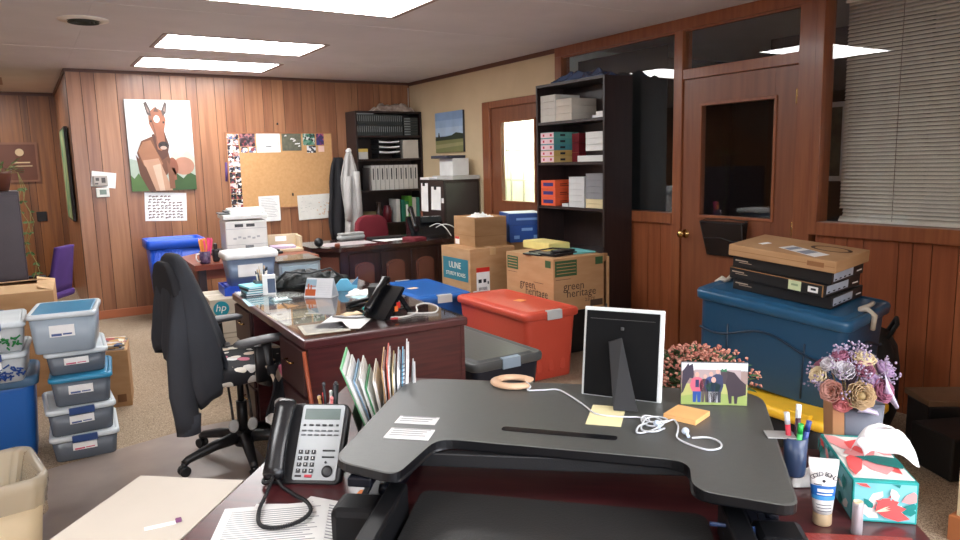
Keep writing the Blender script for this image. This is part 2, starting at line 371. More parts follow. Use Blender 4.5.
# dark rooms behind the dark panes
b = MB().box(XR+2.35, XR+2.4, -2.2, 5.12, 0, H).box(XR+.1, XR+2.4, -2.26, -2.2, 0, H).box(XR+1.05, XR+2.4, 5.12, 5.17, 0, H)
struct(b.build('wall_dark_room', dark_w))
t = thing('reflected_map', 'pale framed map behind the door glass, imitating a reflection', 'picture', (XR+1.4, 3.3, 1.25))  # set behind the glass to imitate a picture reflected in it
MB().box(0, .02, -.02, .02, 0, .62).box(0, .02, .48, .52, 0, .62).box(0, .02, .02, .48, 0, .04).box(0, .02, .02, .48, .58, .62).build('frame', M['white'], t)
MB().box(.004, .012, .02, .48, .04, .58).build('map_sheet', P('map_print', (120, 120, 105), .8, c2=(90, 92, 84), nscale=9), t)
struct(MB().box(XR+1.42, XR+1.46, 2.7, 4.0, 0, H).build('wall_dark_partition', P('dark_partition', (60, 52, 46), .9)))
# drawn grey curtain beside the shelf
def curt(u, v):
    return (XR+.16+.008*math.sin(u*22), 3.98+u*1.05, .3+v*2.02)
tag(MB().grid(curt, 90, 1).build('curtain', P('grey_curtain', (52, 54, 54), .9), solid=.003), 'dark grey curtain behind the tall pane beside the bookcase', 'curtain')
# venetian blind in the right window
t = thing('venetian_blind', 'beige venetian blind drawn down in the right window', 'blind', (XR+.1, .2, 1.06))
b = MB(); sl = P('blind_slat', (244, 238, 226), .5)
n = 58
for k in range(n):
    z = .02+k*.0222; y0, y1 = -2.3, 2.32
    if k in (1, 2): y1 = 2.30
    b.loft([[(-.008, y0, z-.0095), (0, y0, z), (.006, y0, z+.0095)], [(-.008, y1, z-.0095), (0, y1, z), (.006, y1, z+.0095)]], False, False, closed=False)
b.build('slats', sl, t, solid=.0012)
b = MB()
for y in (2.0, 1.42, .4): b.tube([(-.011, y, 0), (-.011, y, 1.3)], .0016, 5)
b.build('ladder_cord', P('blind_cord', (120, 104, 84), .8), t); MB().box(-.014, .014, -2.3, 2.32, -.002, .012, .003).build('bottom_rail', sl, t); MB().box(-.02, .02, -2.3, 2.33, 1.27, 1.3).build('head_rail', sl, t)
# near wall end on the right (cream, with wooden base)
struct(MB().box(2.86, 3.7, 1.14, 1.2, 0, H).build('wall_partition', P('partition_paint', (206, 186, 150), .8)))
struct(MB().box(2.84, 3.72, 1.12, 1.22, 0, .1, .004).build('baseboard_partition', P('partition_base', (170, 104, 62), .5)))
# ceiling troffers
tro = emis('troffer_light', (250, 250, 250), LAMP)
def troffer(x, y, label):
    t = thing('ceiling_light', label, 'ceiling light', (x, y, H), 0, 'fluorescent ceiling troffers')
    b = MB(); f = .022
    b.box(-.63, .63, -.335, -.335+f, -.006, 0).box(-.63, .63, .335-f, .335, -.006, 0).box(-.63, -.63+f*1.6, -.335+f, .335-f, -.006, 0).box(.63-f*1.6, .63, -.335+f, .335-f, -.006, 0)
    b.build('frame', P('troffer_frame', (150, 130, 120), .5), t)
    MB().box(-.59, .59, -.31, .31, -.004, -.001).build('diffuser', tro, t)
    return t
troffer(1.595, 7.28, 'rectangular fluorescent ceiling light nearest the panelled back wall')
troffer(1.595, 6.07, 'rectangular fluorescent ceiling light, second from the panelled back wall')
troffer(1.595, 4.2, 'large fluorescent ceiling light cut by the top edge of the photo')
troffer(1.4, -.9, 'added unseen fill light on the ceiling behind the foreground desk'); troffer(-1.2, 1.5, 'added unseen fill light on the ceiling over the left side')  # both added out of view to brighten the foreground
troffer(-1.2, -.9, 'added unseen fill light on the ceiling in the far back left')  # another fill lamp added out of view
troffer(2.8, -.9, 'added unseen fill light on the ceiling behind the camera, right')  # added out of view to brighten the blind and right side
t = troffer(-.7, 9.3, 'ceiling light in the far hallway at the left edge of the photo')
# round vent
t = thing('ceiling_vent', 'round white ceiling vent with dark louvred centre', 'vent', (.44, 5.45, H))
b = MB().lathe([(.15, 0), (.15, -.006), (.105, -.014), (.1, -.006), (.1, 0)], n=28, cap0=False, cap1=False); b.build('rim', P('vent_rim', (236, 228, 216), .5), t)
b = MB()
for r in (.03, .055, .08): b.lathe([(r, -.004), (r+.012, -.022), (r+.014, -.02), (r+.002, -.003)], n=24, cap0=False, cap1=False)
b.lathe([(.1, -.001), (.1, -.003), (.002, -.003)], n=24); b.build('louvres', P('vent_louvres', (52, 56, 48), .5), t)
# ================= TOTES AND BOXES =================
def tote(name, label, loc, rz, w_, d_, h_, body, lid, latch, latch_ends=True, group=None, inset=.045, ridge=None, latch_w=.12):
    """lidded storage tote, base centre at loc, long side along local y"""
    t = thing(name, label, 'storage bin', loc, rz, group)
    S = lambda k, z, r: [(p[0], p[1], z) for p in rrect(w_-2*k, d_-2*k, r)]
    MB().loft([S(inset+.004, 0, .04), S(inset, .008, .045), S(.022, h_-.07, .05), S(.018, h_-.035, .05)]).build('body', body, t)
    b = MB().loft([S(.018, h_-.05, .05), S(.006, h_-.052, .05), S(.002, h_-.048, .05), S(0, h_-.018, .05), S(.004, h_-.006, .05), S(.014, h_-.001, .045), S(.022, h_-.004, .04), S(.035, h_-.010, .035), S(.045, h_-.010, .03), S(.055, h_-.002, .03), S(.065, h_, .03)])
    b.build('lid', lid, t)
    if latch:
        for s in (-1, 1):
            b = MB(); y = s*(d_/2)
            b.loft([[(-latch_w/2, y-s*.02, h_+.001), (latch_w/2, y-s*.02, h_+.001), (latch_w/2, y-s*.02, h_+.007), (-latch_w/2, y-s*.02, h_+.007)],
                    [(-latch_w/2, y+s*.004, h_-.002), (latch_w/2, y+s*.004, h_-.002), (latch_w/2, y+s*.01, h_+.004), (-latch_w/2, y+s*.01, h_+.004)],
                    [(-latch_w/2, y+s*.002, h_-.055), (latch_w/2, y+s*.002, h_-.055), (latch_w/2, y+s*.012, h_-.055), (-latch_w/2, y+s*.012, h_-.055)]], smooth=False)
            b.build('latch', latch, t)
    return t
redp = P('red_tote_plastic', (204, 78, 58), .45, bump=.15, bscale=60)
latch_g = P('latch_grey', (186, 188, 186), .5)
bluep = P('blue_tote_plastic', (34, 96, 172), .4, bump=.1, bscale=60)
navyp = P('dark_navy_tote', (22, 28, 42), .4)
t = tote('storage_tote', 'red lidded storage tote with grey latch, beside the green-printed carton', (2.915, 4.17, 0), R(-1), .46, .94, .475, redp, redp, latch_g)
for s in (-1, 1):
    for k in range(3): MB().box(-.1+k*.1-.02, -.1+k*.1+.02, s*.415, s*.432, .05, .36, .006).build('side_rib', redp, t)
sticky = P('orange_note', (236, 160, 96), .8)
tag(MB().box(-.035, .035, -.035, .035, 0, .0015).build('sticky_note', sticky), 'small orange sticky note on the lid of the red tote', 'sticky note', loc=(2.94, 4.14, .4755), rz=R(20))
t = tote('storage_tote', 'black lidded tote between the burgundy desk and the red tote', (2.225, 3.70, 0), R(1), .5, .92, .368, navyp, P('charcoal_lid', (84, 86, 86), .42, bump=.1, bscale=60), P('latch_pale', (150, 168, 184), .5))
tag(MB().box(-.05, .05, -.035, .035, 0, .0015).build('sticky_note', P('teal_note', (90, 200, 200), .8)), 'teal sticky note on the lid of the black tote', 'sticky note', loc=(2.13, 3.70, .3687), rz=R(-30))
t = tote('storage_tote', 'blue lidded storage tote behind the burgundy desk with glass top', (2.70, 5.19, 0), R(-4), .5, .86, .455, bluep, bluep, latch_g)
tag(MB().box(-.04, .04, -.03, .03, 0, .0015).build('sticky_note', P('peach_note', (232, 200, 170), .8)), 'peach note stuck on the lid of the blue tote by the desk', 'sticky note', loc=(2.62, 5.2, .4565), rz=R(10))
# stack at the right: black tote with yellow lid, big blue tote
yel = P('yellow_lid', (236, 184, 44), .45)
t = thing('storage_tote', 'black tote with a yellow lid underneath the big blue tote', 'storage bin', (3.15, 2.15, 0), R(-2))
S = lambda k, z, r: [(p[0], p[1], z) for p in rrect(.50-2*k, .80-2*k, r)]
MB().loft([S(.06, 0, .05), S(.02, .255, .05)]).build('body', P('black_tote', (20, 21, 23), .45), t)
b = MB().loft([S(0, .235, .04), S(-.01, .25, .045), S(-.01, .275, .045), S(.01, .285, .04)])
for s in (-1, 1):
    for k in (-.27, 0, .27): b.box(s*.245-.015, s*.245+.015, k-.06, k+.06, .27, .30, .005)
for k in (-.12, .12):
    for s in (-1, 1): b.box(k-.05, k+.05, s*.395-.015, s*.395+.015, .27, .30, .005)
b.build('lid', yel, t)
bigb = P('deep_blue_tote', (28, 72, 104), .42, bump=.1, bscale=60); bigl = P('blue_lid_sheen', (34, 82, 116), .32)
t = tote('storage_tote', 'big deep blue storage tote carrying the flat boxes, by the wooden door', (3.235, 2.215, .318), R(7.5), .485, .80, .455, bigb, bigl, None, inset=.03)
t.rotation_euler = (R(5), R(-4), R(7.5)); big = t
b = MB()
def wave(k): return .27-.05*math.cos(k*2.2*PI) if abs(k-.5) < .46 else .25
for s in (-1,):
    b.tube([(s*(.222-.0), -.36+.72*k/24, .27+.035*math.cos((k/24-.5)*2.6*PI)) for k in range(25)], .006, 6)
    b.tube([(-.222, -.2, .3), (-.212, -.2, .02)], .005, 6).tube([(-.222, .2, .3), (-.212, .2, .02)], .005, 6)
b.tube([(-.2+.4*k/12, -.378, .27+.03*math.cos((k/12-.5)*2*PI)) for k in range(13)], .006, 6)
b.build('moulded_ridge', P('ridge_dark_blue', (14, 40, 62), .5), t)
for s in (-1, 1):
    b = MB(); b.tube([(-.02, s*.34, .457), (-.01, s*.375, .465), (-.005, s*.408, .44), (-.0, s*.405, .37)], [.012, .014, .014, .011], 8).tube([(-.015, s*.345, .46), (.05, s*.36, .466), (.13, s*.345, .458)], .011, 8); b.build('rope_handle', P('rope_beige', (205, 196, 180), .8), t)

def carton(name, label, loc, rz, w_, d_, h_, mat=None, flaps=True, tape=True, cat='box', group=None):
    t = thing(name, label, cat, loc, rz, group); mat = mat or M['card']
    MB().box(-w_/2, w_/2, -d_/2, d_/2, 0, h_, .004).build('body', mat, t)
    if tape:
        MB().box(-.03, .03, -d_/2-.0006, d_/2+.0006, h_, h_+.0006).box(-.03, .03, -d_/2-.001, -d_/2, h_-.06, h_+.0006).build('tape', M['tape'], t)
    return t
gb = P('green_print', (52, 84, 48), .8); ink = P('brown_ink', (74, 54, 40), .85)
gx, gy, gw, gd, gh = 3.41, 4.34, .47, .63, .40
t = thing('cardboard_carton', 'large brown carton printed green heritage with black folders on top', 'box', (gx, gy, .365), R(-2))
MB().box(-gw/2, gw/2, -gd/2, gd/2, 0, gh, .004).build('body', M['card'], t)
f1 = face_map((-gw/2, gd/2, 0), (0, -1, 0), (0, 0, 1), gd, gh)   # -X face, reading towards the near corner
f2 = face_map((-gw/2, -gd/2, 0), (1, 0, 0), (0, 0, 1), gw, gh)   # -Y face
sq = lambda x0, x1, y0, y1: [(x0, y0), (x1, y0), (x1, y1), (x0, y1)]
b = MB(); b.m(gb).prism(sq(.03, .27, .68, .93), 0, .001, f1).prism(sq(.03, .45, .66, .95), 0, .001, f2).prism(sq(.84, .95, .82, .95), 0, .001, f1).prism(sq(.82, .97, .82, .96), 0, .001, f2)
b.m(M['card'])
for k in range(4): b.prism(sq(.05, .25, .72+k*.055, .735+k*.055), .001, .0014, f1).prism(sq(.06, .43, .71+k*.06, .722+k*.06), .001, .0014, f2)
b.m(ink).prism(sq(.03, .25, .62, .628), 0, .0008, f1).prism(sq(.04, .33, .6, .608), 0, .0008, f2).prism(sq(.6, .8, .5, .508), 0, .0008, f1).prism(sq(.72, .97, .04, .16), 0, .0008, f2)
b.build('printed_panel', None, t)
for s, o, e, sz in (('green', (-gw/2-.001, .02, .175), (0, -1, 0), .09), ('heritage', (-gw/2-.001, -.1, .125), (0, -1, 0), .09), ('green', (-.05, -gd/2-.001, .185), (1, 0, 0), .085), ('heritage', (.02, -gd/2-.001, .13), (1, 0, 0), .085)):
    text(s, sz, ink, t, o, e, (0, 0, 1))
text('2.0 CF', .035, ink, t, (.1, -gd/2-.001, .07), (1, 0, 0), (0, 0, 1))
MB().box(-gw/2, gw/2, -.004, .004, gh, gh+.001).box(gw/2-.01, gw/2+.05, -gd/2+.02, -gd/2+.05, gh-.06, gh).build('top_flap', M['cardd'], t)
tag(MB().box(-.2, .2, -.25, .25, 0, .364, .01).build('black_bin', P('black_bin_plastic', (24, 24, 25), .5)), 'black bin beneath the green-printed carton, mostly hidden', 'storage bin', loc=(3.42, 4.4, 0))
# loose tan cardboard standing beside the carton, with yellow-topped item
tag(MB().box(-.012, .012, -.05, .05, 0, .74, .003).build('cardboard_sheet', M['card']), 'tan cardboard sheet standing between the printed carton and bookcase', 'cardboard', loc=(3.70, 4.07, 0), rz=R(-25))
# uline style carton
ux, uy, uw, ud, uh = 3.28, 5.24, .45, .48, .755
t = carton('cardboard_carton', 'tan carton with a teal printed label, beneath the smaller box', (ux, uy, 0), R(0), uw, ud, uh)
f1 = face_map((-uw/2, ud/2, 0), (0, -1, 0), (0, 0, 1), ud, uh)
teal = P('teal_print', (44, 112, 124), .7); cr_ = P('cream_print', (222, 214, 190), .8)
MB().prism(sq(.06, .93, .63, .88), 0, .001, f1).build('printed_panel', teal, t)
text('ULINE', .075, cr_, t, (-uw/2-.0016, .01, .60), (0, -1, 0), (0, 0, 1), squeeze=1)
text('STURDY BOXES', .046, cr_, t, (-uw/2-.0016, .0, .525), (0, -1, 0), (0, 0, 1), squeeze=1)
f2 = face_map((-uw/2, -ud/2, 0), (1, 0, 0), (0, 0, 1), uw, uh)
b = MB(); b.m(M['white']).prism(sq(.13, .42, .46, .74), 0, .001, f2).m(M['red']).prism(sq(.13, .42, .74, .79), 0, .001, f2).m(M['ink'])
for k in range(7): b.prism(sq(.18+k*.027, .193+k*.027, .50, .57), .001, .0013, f2)
b.prism(sq(.17, .24, .62, .66), .001, .0013, f2).prism(sq(.28, .34, .62, .66), .001, .0013, f2).prism(sq(.37, .4, .60, .63), .001, .0013, f2).prism(sq(.3, .38, .475, .488), .001, .0013, f2)
b.build('shipping_label', None, t)
t = thing('cardboard_carton', 'small open brown box sitting on top of the teal-labelled carton', 'box', (3.335, 5.28, .756), R(-3))
w_, d_, h_ = .31, .38, .25
b = MB().box(-w_/2, w_/2, -d_/2, d_/2, 0, h_-.01, .003); b.box(-w_/2, w_/2, -d_/2, -d_/2+.006, 0, h_).box(-w_/2, -w_/2+.006, -d_/2, d_/2, 0, h_).box(w_/2-.006, w_/2, -d_/2, d_/2, 0, h_).box(-w_/2, w_/2, d_/2-.006, d_/2, 0, h_)
b.build('body', M['card'], t)
b = MB().box(-w_/2-.001, w_/2+.001, -d_/2-.001, -d_/2, .09, .093).box(-w_/2-.001, -w_/2, -d_/2, d_/2, .09, .093); b.build('fold_line', M['cardd'], t)
b = MB(); f2 = face_map((-w_/2, d_/2, 0), (0, -1, 0), (0, 0, 1), d_, h_); b.m(M['white']).prism(sq(.05, .25, .02, .28), 0, .001, f2).m(M['red']).prism(sq(.05, .25, .2, .28), .001, .0014, f2); b.build('shipping_label', None, t)
def crumple(w_, d_, h_, seed, n=14):
    rd = random.Random(seed); ph = [(rd.uniform(4, 14), rd.uniform(4, 14), rd.uniform(0, 6)) for _ in range(6)]
    def f(u, v):
        e = 1-max(abs(u-.5), abs(v-.5))*2; z = h_*(.35+.2*sum(math.sin(a*u*2+c)*math.cos(b_*v*2-c) for a, b_, c in ph)/1.6)*min(1, e*3+.05)
        return ((u-.5)*w_*(1+.06*math.sin(9*v)), (v-.5)*d_*(1+.06*math.sin(8*u+1)), max(z, .001))
    return f
tag(MB().grid(crumple(.16, .2, .05, 4), 14, 14).build('packing_paper', M['white'], solid=.001), 'crumpled white packing paper in the small brown box', 'paper', loc=(3.335, 5.27, .996))
# blue file box
t = thing('file_box', 'blue lidded cardboard file box behind the printed carton', 'box', (3.80, 5.30, .756), R(-20))
fb = P('blue_carton', (28, 74, 150), .6); fbt = P('file_box_print', (120, 160, 215), .7)
MB().box(-.16, .16, -.17, .17, 0, .16, .003).build('body', fb, t); MB().box(-.167, .167, -.177, .177, .15, .255, .004).build('lid', P('blue_carton_lid', (34, 72, 140), .6), t)
MB().box(-.155, .155, -.165, .165, .2555, .2565).build('lid_top', P('lid_top_white', (196, 204, 212), .7), t)
b = MB().box(-.05, .05, -.1715, -.17, .10, .125, 0).box(-.12, -.07, -.1712, -.17, .03, .06).box(.06, .12, -.1712, -.17, .03, .06).box(-.1, .1, -.178, -.177, .195, .215); b.build('printed_panel', fbt, t)
tag(MB().box(-.15, .15, -.15, .15, 0, .754, .004).build('cardboard_carton', M['card']), 'plain carton beneath the blue file box, hidden behind the printed carton', 'box', loc=(3.81, 5.31, 0), rz=R(-20))
tag(MB().box(-.1, .1, -.19, .19, 0, .055, .003).box(-.095, .095, -.185, .185, .055, .06).build('paper_packet', P('yellow_paper', (226, 208, 130), .8)), 'pale yellow paper packet lying on the printed carton', 'paper', loc=(3.52, 4.58, .7665), rz=R(-4))
tag(MB().box(-.1, .1, -.15, .15, 0, .012, .002).build('folder', P('teal_folder', (110, 186, 186), .7)), 'pale teal folder lying on the carton in front of the bookcase', 'folder', loc=(3.54, 4.26, .7665), rz=R(-6))
t = thing('file_tray', 'black folded wire file rack lying on the printed carton', 'tray', (3.33, 4.24, .7665), R(10))
b = MB().box(-.12, .12, -.13, .05, 0, .02, .004).box(-.15, .02, .0, .18, 0, .012, .003).tube([(-.14, -.1, .025), (.14, -.06, .03), (.1, .1, .03), (-.12, .14, .02)], .006, 6).box(-.03, .13, -.1, .0, .02, .035, .004)
b.build('tray_body', M['black'], t)
t = thing('flask', 'small yellow-topped black flask beside the red tote', 'tool', (3.25, 3.55, 0))
MB().tube([(0, 0, 0), (0, 0, .30)], .05, 12).tube([(0, 0, .30), (.0, .02, .42), (.01, .03, .5)], .006, 6).build('stand', M['black'], t); MB().cbox((0, 0, .32), (.08, .06, .04), .01).build('yellow_cap', P('yellow_cap', (226, 186, 60), .5), t)

# flat boxes on the big blue tote
LX, LY, LZ = 3.24, 2.17, .775
TILT = (R(4.4), R(-3.9))
def stackpt(z): return (LX-.068*(z-LZ), LY-.077*(z-LZ), z)
bk = P('black_carton', (30, 29, 29), .5); lab = P('grey_label', (168, 176, 190), .7); lab2 = P('pale_green_label', (206, 216, 170), .8)
names = ['lowest black flat laptop box on the big blue tote', 'black flat laptop box with a pale green sticker, middle of the stack', 'upper black flat laptop box just under the brown one']
zz = LZ
for i in range(3):
    hh = .058; dx = (0.012, -.004, .008)[i]
    t = thing('flat_box', names[i], 'box', tuple(Vector(stackpt(zz))+Vector((dx, (.0, .012, .004)[i], 0))), 0, 'flat black boxes stacked on the blue tote')
    t.rotation_euler = (TILT[0], TILT[1], R((6, 3, 6)[i]))
    MB().box(-.16, .16, -.255, .255, 0, hh, .003).build('body', bk, t)
    b = MB(); b.m(lab).box(-.14, .05, -.2562, -.255, .012, .05)
    b.m(M['ink'])
    for k in range(4): b.box(-.13+k*.045, -.11+k*.045, -.2566, -.2562, .016, .022)
    b.m(M['white']).box(.09, .14, -.2562, -.255, .02, .026)
    b.m(P('tan_print', (170, 150, 130), .8)).box(-.1612, -.16, .17, .24, .034, .04).box(-.1612, -.16, .15, .22, .026, .029)
    if i == 1: b.m(lab2).box(-.1614, -.16, -.14, -.075, .006, .054).m(M['white']).box(-.1614, -.16, -.225, -.175, .014, .042).m(M['ink']).box(-.1617, -.1614, -.215, -.19, .024, .034).m(P('lab2_print', (150, 170, 130), .8)).box(-.1617, -.1614, -.125, -.09, .028, .038)
    b.build('label', None, t)
    if i == 1: MB().box(-.162, -.16, -.25, -.245, 0, hh).box(-.162, -.16, -.25, .25, hh-.004, hh).build('torn_edge', M['cardd'], t)
    zz += hh+.0012
t = thing('flat_box', 'brown corrugated flat box on top of the black boxes', 'box', stackpt(zz), 0)
t.rotation_euler = (TILT[0], TILT[1], R(6))
MB().box(-.17, .17, -.275, .275, 0, .058, .005).build('body', M['card'], t)
b = MB(); b.m(M['white']); A = Matrix.Rotation(R(-18), 4, 'Z')
q = lambda x0, x1, y0, y1, z0, z1: b.loft([[tuple(A @ Vector(p)) for p in ((x0, y0, z0), (x1, y0, z0), (x1, y1, z0), (x0, y1, z0))], [tuple(A @ Vector(p)) for p in ((x0, y0, z1), (x1, y0, z1), (x1, y1, z1), (x0, y1, z1))]], smooth=False)
q(-.09, .0, -.2, .03, .0582, .0590); b.m(P('label_grey_stripe', (140, 146, 160), .8)); q(-.085, -.005, -.14, -.08, .059, .0593); q(-.085, -.005, -.04, .0, .059, .0593)
b.m(M['white']); q(-.11, -.05, .12, .15, .0582, .0587)
b.build('shipping_label', None, t)
b = MB().loft([[(.06+.055*math.cos(a)*k, -.14+.1*math.sin(a)*k, z) for a in [2*PI*j/28 for j in range(28)]] for k, z in ((1, .0582), (1, .0587), (.8, .0587), (.8, .0582))], False, False)
b.build('printed_ring', P('dark_brown_print', (84, 58, 38), .8), t)
MB().box(-.171, -.17, -.22, -.14, .02, .042).build('printed_barcode', P('brown_print', (140, 96, 60), .8), t)
MB().box(-.1708, -.17, -.27, .27, .028, .0305).build('fold_line', M['cardd'], t)

# ================= LEFT SIDE STACKS =================
clearm = glassmat('frosted_bin_plastic', (172, 186, 198), 1.45, .3, .75)
clearw = glassmat('milky_bin_plastic', (196, 200, 202), 1.45, .3, .75)
smoke = glassmat('smoky_bin_plastic', (108, 116, 126), 1.45, .25, .78)
lidw = P('milky_lid', (200, 208, 212), .35); lidb = P('sea_blue_lid', (44, 130, 170), .35); lidn = P('navy_handle', (30, 62, 118), .4)
def shoebin(label, loc, rz, w_, d_, h_, body, rim, centre, side, junk, group='clear lidded bins in the tall stack'):
    t = thing('clear_bin', label, 'storage bin', loc, rz, group)
    S = lambda k, z, r: [(p[0], p[1], z) for p in rrect(w_-2*k, d_-2*k, r)]
    MB().loft([S(.028, 0, .025), S(.022, .006, .03), S(.010, h_-.02, .03)]).build('body', body, t)
    MB().loft([S(.004, h_-.026, .03), S(.0, h_-.022, .03), S(0, h_-.008, .03), S(.006, h_, .03), S(.018, h_, .026), S(.02, h_-.004, .024)]).build('rim', rim, t)
    MB().loft([S(.021, h_-.006, .022), S(.024, h_-.0005, .02), S(.03, h_, .02)]).build('lid', centre, t)
    if side is not None:
        for s in (-1, 1): MB().box(-w_*.18, w_*.18, s*(d_/2+.002)-.006, s*(d_/2+.002)+.006, h_-.034, h_+.002, .003).build('latch', side, t)
    b = MB(); b.m(M['white']).box(-.058, .052, -d_/2+.006, -d_/2+.013, h_*.42, h_*.70)
    b.m(junk).box(-.05, -.005, -d_/2+.0055, -d_/2+.006, h_*.44, h_*.5).box(.0, .04, -d_/2+.0055, -d_/2+.006, h_*.46, h_*.5)
    b.build('label', None, t)
    return t
jb = P('label_ink', (70, 90, 140), .8); jr = P('label_pink', (200, 80, 110), .8)
shoebin('lowest clear bin with navy latch in the tall left stack', (.155, 4.27, 0), R(-3), .32, .42, .135, smoke, lidw, lidw, lidn, jr)
shoebin('clear bin with navy latch, second from the floor in the left stack', (.14, 4.27, .137), R(1), .32, .42, .145, smoke, lidw, lidw, lidn, jb)
shoebin('smoky bin with sea blue lid, middle of the tall left stack', (.17, 4.27, .284), R(-5), .29, .40, .155, smoke, lidb, lidb, None, jb)
shoebin('dark-filled bin with milky lid, second from the top of the stack', (.155, 4.31, .441), R(-2), .29, .40, .125, smoke, lidw, lidw, None, jr)
shoebin('topmost clear bin with white rim and blue lid', (.125, 4.26, .568), R(-8), .31, .40, .205, clearm, lidw, lidb, None, jb)
t = tote('storage_tote', 'blue lidded tote at the left edge under two clear bins', (-.33, 4.42, 0), R(88), .42, .62, .445, bluep, P('slate_blue_lid', (72, 104, 132), .4), None)
for i, (z, lb) in enumerate(((.447, 'lower clear bin with blue contents on the left blue tote'), (.597, 'upper clear bin holding green things, topmost at the left edge'))):
    shoebin(lb, (-.21+i*.0, 4.32, z), R(-4+3*i), .32, .42, .148, clearw, lidw, lidw, lidn, jb, 'clear bins on the left blue tote')
    gm = [P('blue_contents', (30, 70, 140), .6), P('green_garland', (34, 120, 60), .8)][i]
    b = MB(); rd = random.Random(i)
    for k in range(70):
        p = Vector((-.21+rd.uniform(-.12, .12), 4.105+rd.uniform(0, .003), z+rd.uniform(.03, .08))); b.tube([p, p+Vector((rd.uniform(-.03, .03), -.001, rd.uniform(-.02, .02)))], .004, 4)
    o = tag(b.build('bin_contents', gm), ('blue things packed in the lower clear bin at the left edge', 'green garland packed in the upper clear bin at the left edge')[i], 'decoration'); o['kind'] = 'stuff'
# brown carton on a stand behind, far left
t = thing('cardboard_carton', 'large brown open carton behind the clear bins at far left', 'box', (-.17, 5.75, 0), R(-3))
MB().box(-.36, .29, -.3, .3, 0, .70, .004).build('body', M['card'], t)
b = MB()
b.loft([[(-.36, -.3, .70), (.29, -.3, .70)], [(-.34, -.12, .735), (.25, -.1, .725)]], False, False, closed=False, smooth=False)
b.loft([[(.29, -.3, .70), (.29, .3, .70)], [(.2, -.24, .72), (.18, .26, .73)]], False, False, closed=False, smooth=False)
b.loft([[(-.36, .3, .70), (.29, .3, .70)], [(-.3, .1, .72), (.22, .1, .73)]], False, False, closed=False, smooth=False)
b.build('flap', P('cardboard_light', (206, 170, 128), .85), t, solid=.004)
# brown carton with magazines right of the stack
t = thing('cardboard_carton', 'brown carton of magazines standing right behind the bin stack', 'box', (.37, 5.0, 0), R(-8))
MB().box(-.13, .10, -.12, .20, 0, .36, .003).build('body', M['card'], t)
MB().box(-.09, -.02, -.1212, -.12, .06, .075).box(-.09, .0, -.1212, -.12, .035, .042).box(.02, .07, -.1212, -.12, .03, .08).build('printed_mark', P('brown_print2', (120, 82, 50), .8), t)
mg = voro('magazine_covers', [(210, 200, 190), (160, 60, 60), (60, 80, 120), (230, 220, 200), (120, 110, 100), (190, 150, 90)], 18)
rd = random.Random(3)
for k in range(5):
    tag(MB().box(-.1, .1, -.13, .13, 0, .006).build('magazine', mg), ('magazine at the bottom of the pile on the brown carton', 'second magazine in the pile on the brown carton', 'third magazine in the pile on the brown carton', 'fourth magazine in the pile on the brown carton', 'topmost magazine on the brown carton behind the stack')[k], 'magazine', 'magazines on the brown carton', (.355+rd.uniform(-.01, .01), 5.03, .361+k*.0065), R(rd.uniform(-16, 2)))
# waste basket
t = thing('wastebasket', 'beige wastebasket with a clear bin liner, bottom left', 'bin', (-.19, 3.02, 0), R(8))
S = lambda w_, d_, z: [(p[0], p[1], z) for p in rrect(w_, d_, .06, n=6)]
bg = P('beige_plastic', (206, 186, 150), .5)
MB().loft([S(.19, .28, .0), S(.2, .29, .01), S(.27, .38, .40), S(.26, .37, .40), S(.19, .28, .02)], True, True).build('body', bg, t)
b = MB(); secs = []
for (k, z, am) in ((0, .30, .004), (.006, .34, .005), (.01, .37, .004), (.012, .405, .002), (.004, .412, .002), (-.02, .40, .003), (-.05, .25, .01), (-.08, .1, .01)):
    secs.append([(p[0]*(1+2*k/.27)+am*math.sin(i*2.3+z*40), p[1]*(1+2*k/.38)+am*math.cos(i*1.9), z) for i, p in enumerate(rrect(.27 if z > .29 else .24, .38 if z > .29 else .35, .06, n=8))])
b.loft(secs, False, False).build('bin_liner', glassmat('bin_liner_plastic', (226, 218, 200), 1.4, .25, .4), t)
MB().box(-.05, .05, -.172, -.168, .15, .155).build('mark', P('bin_mark', (120, 80, 60), .7), t, xf=Matrix.Identity(4))
# dark cabinet with trailing plant, far left
t = thing('filing_cabinet', 'dark cabinet at the far left edge carrying a trailing plant', 'cabinet', (-.36, 6.75, 0))
MB().box(-.35, .33, -.25, .25, 0, 1.33, .006).build('body', P('dark_cabinet', (58, 48, 54), .45), t)
MB().box(-.34, .32, -.256, -.25, .05, .64, .003).box(-.34, .32, -.256, -.25, .66, 1.3, .003).build('door', P('dark_cabinet_door', (62, 52, 58), .45), t)
t = thing('trailing_plant', 'green trailing pothos in a brown pot on the dark left cabinet', 'plant', (-.16, 6.7, 1.332))
MB().lathe([(.07, 0), (.1, .13), (.105, .15), (.09, .15), (.085, .12), (.002, .12)]).build('pot', P('brown_pot', (92, 50, 34), .5), t)
lf = P('pothos_leaf', (74, 104, 58), .5, c2=(104, 126, 78), nscale=20)
def leaf(b, p, d, s, up=Vector((0, 0, 1))):
    d = d.normalized(); x = d.cross(up)
    if x.length < .01: x = Vector((1, 0, 0))
    x.normalize(); n = x.cross(d)
    pts = [p, p+d*s*.35+x*s*.28+n*s*.05, p+d*s*.75+x*s*.2, p+d*s-n*s*.1, p+d*s*.75-x*s*.2, p+d*s*.35-x*s*.28+n*s*.05]
    vs = [b.v(q) for q in pts]; m = b.v(p+d*s*.5-n*s*.06)
    for i in range(6): b.face((vs[i], vs[(i+1) % 6], m))
b = MB(); v_ = MB(); rd = random.Random(8)
